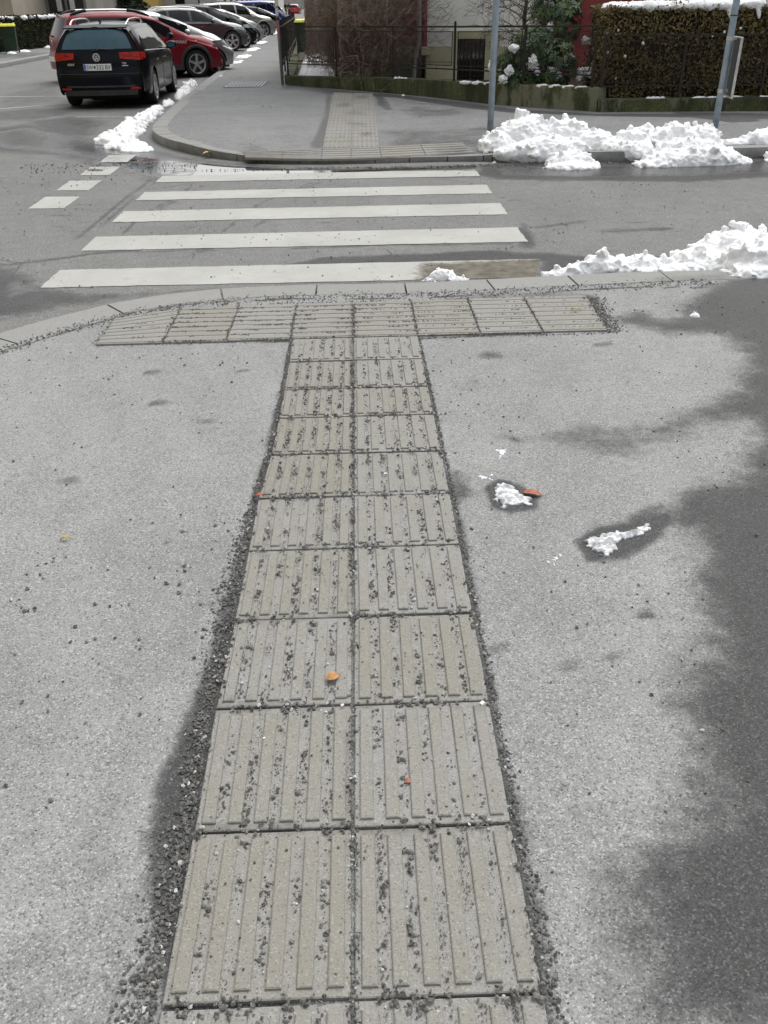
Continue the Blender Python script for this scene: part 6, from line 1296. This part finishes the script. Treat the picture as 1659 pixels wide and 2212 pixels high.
c8 = Car('black_hatchback', 'far black car with bright alloy wheels past the champagne SUV', 'car', spec(hatch, paint='pblack'), gp(597, 65, 0), D(58), 1.05, anchor=(.86, 3.3))
c9 = Car('silver_hatchback', 'small far silver car peeping out left of the thin pole', 'car', spec(hatch), (at(611, 54, 79)[0], 79), D(58), 1.0, anchor=(.3, 4.1))
van = dict(L=4.9, W=1.9, R=.34, wh=(.9, 3.9), paint='pblue', top=[(0, 1.90), (.3, 1.95), (2.5, 1.98), (3.2, 1.93), (3.7, 1.6), (4.1, 1.25), (4.4, 1.12), (4.75, .95), (4.9, .8)], belt=[(0, 1.15), (4.0, 1.08), (4.9, .7)], rear=[(.2, 0), (1.9, .08)], front=[(.2, .05), (.5, 0), (.9, .12), (1.5, .2)], win=[(.3, 1.7), (1.85, 2.9), (3.0, 3.8)], ws=(3.3, 4.25), rw=(1.15, 1.8), mir=3.75, lamps=[('headlamp', (4.4, 4.85), (.7, 1.0), .8, .95, 'lampclear')])
c10 = Car('blue_van', 'bright blue van with a snowy roof, far along the row behind the thin pole', 'van', van, (at(617, 50, 83)[0], 83), D(58), 1.0, anchor=(.3, 4.9))
c11 = Car('white_van', 'white van far down the street beyond the blue van', 'van', spec(van, paint='pwhite'), (-8.6, 96), D(45), 1.0)
c12 = Car('dark_hatchback', 'dark car far down the row close to the two walkers', 'car', spec(hatch, paint='pdark'), (-10.3, 112), D(45), 1.0)
c13 = Car('dark_hatchback', 'last dark parked car at the end of the row', 'car', spec(hatch, paint='pblack'), (-12.6, 128), D(45), 1.0)
rx, ry = gp(636.5, 12, 0); ry = 170; rx = at(636.5, 10, 170)[0]
c14 = Car('bright_red_car', 'tiny bright red car driving far away in the street with its tail lamps lit', 'car', spec(hatch, paint='pbright'), (rx, ry), D(4), 1.05)
# ------------------------------------------------------------------ people
def skin_chain(name, edges, mat, parent, sub=1):
    pts = []; ed = []; rad = []; key = {}
    def vi(p, r):
        k = tuple(round(a, 4) for a in p)
        if k not in key: key[k] = len(pts); pts.append(p); rad.append(r)
        return key[k]
    for chain in edges:
        for (p, r), (q, s_) in zip(chain[:-1], chain[1:]): ed.append((vi(p, r), vi(q, s_)))
    me = bpy.data.meshes.new(name); me.from_pydata(pts, ed, []); o = bpy.data.objects.new(name, me); COL.objects.link(o)
    o.modifiers.new('s', 'SKIN'); sv_ = me.skin_vertices[0].data
    for i, r in enumerate(rad): sv_[i].radius = (r, r)
    sv_[0].use_root = True; sb = o.modifiers.new('u', 'SUBSURF'); sb.levels = sb.render_levels = sub
    dg = bpy.context.evaluated_depsgraph_get(); me2 = bpy.data.meshes.new_from_object(o.evaluated_get(dg)); bpy.data.objects.remove(o)
    me2.materials.clear(); me2.materials.append(mat); me2.polygons.foreach_set('use_smooth', [True]*len(me2.polygons)); me2.name = name
    r = bpy.data.objects.new(name, me2); COL.objects.link(r); r.parent = parent; return r
def person(label, x, y, z, rz, stride, jacket, group=None):
    root = empty('person', (x, y, z), rz); tag(root, label, 'person', group); s = stride
    pel = ((0, 0, .95), .105); ch = [pel, ((0, 0, 1.15), .11), ((0, -.01, 1.38), .125), ((0, 0, 1.50), .05), ((0, -.02, 1.57), .055), ((0, -.02, 1.66), .09), ((0, -.01, 1.74), .07)]
    E = [ch]
    for sd, st in ((-1, s), (1, -s)):
        E.append([pel, ((sd*.09, 0, .90), .085), ((sd*.10, -st*.5+.0, .50), .06), ((sd*.10, -st+(.06 if st < 0 else 0), .09), .04), ((sd*.11, -st-.14, .04), .035)])
        E.append([ch[2], ((sd*.18, 0, 1.40), .06), ((sd*.23, st*.3, 1.14), .045), ((sd*.22, st*.5-.06, .92), .033), ((sd*.22, st*.5-.09, .84), .03)])
    skin_chain('body', E, M['skin'], root)
    tp = [((0, 0, .90), .13), ((0, 0, 1.15), .135), ((0, -.01, 1.36), .15), ((0, 0, 1.45), .09)]; J = [tp]
    for sd, st in ((-1, s), (1, -s)): J.append([tp[2], ((sd*.18, 0, 1.40), .075), ((sd*.23, st*.3, 1.14), .06), ((sd*.22, st*.5-.06, .90), .05)])
    skin_chain('jacket', J, jacket, root)
    T = [[((0, 0, .96), .125), ((0, 0, .90), .12)]]
    for sd, st in ((-1, s), (1, -s)): T.append([((0, 0, .90), .12), ((sd*.09, 0, .84), .095), ((sd*.10, -st*.5, .50), .075), ((sd*.10, -st+(.05 if st < 0 else 0), .12), .055)])
    skin_chain('trousers', T, M['clothdark'], root)
    skin_chain('hair', [[((0, .01, 1.64), .085), ((0, .012, 1.72), .095), ((0, 0, 1.77), .065)]], M['hair'], root)
    m_ = MB(); m_.tube([(0, -.105, 1.655), (0, -.128, 1.63)], [.008, .014], 6); m_.build('nose', M['skin'], root, True)
    for sd in (-1, 1): m_ = MB(); m_.tube([(sd*.033, -.103, 1.672), (sd*.033, -.112, 1.672)], [.010, .006], 6); m_.build('eye', M['ink'], root)
    m_ = MB(); m_.tube([(-.022, -.104, 1.605), (.022, -.104, 1.605)], .005, 5); m_.build('mouth', M['leafred'], root)
    return root
xx, yy, _z = at(617, 10, 130); person('left one of two far walkers in dark clothes on the pavement', at(616.5, 10, 150)[0], 150, .1, 0, .28, M['clothdark'], None)
person('right one of two far walkers in dark clothes on the pavement', at(624, 10, 146)[0], 146, .1, .2, -.25, M['clothgrey'], None)
x_, _, _ = at(319, 10, 62); person('dark haired person in a dark jacket standing beyond the red car roof', x_, 62, .0, -.5, .05, M['clothdark'])
# grounded parcels and tools by the yellow wall
m_ = MB(); xb = at(373, 8, 71)[0]; m_.box(xb-.35, xb+.35, 71, 71.6, .0, 1.45, .03); m_.box(xb-.38, xb+.38, 70.97, 71.63, 1.45, 1.52, .02); tag(m_.build('orange_box', M['orange']), 'small orange box cabinet standing before the pale house', 'cabinet')
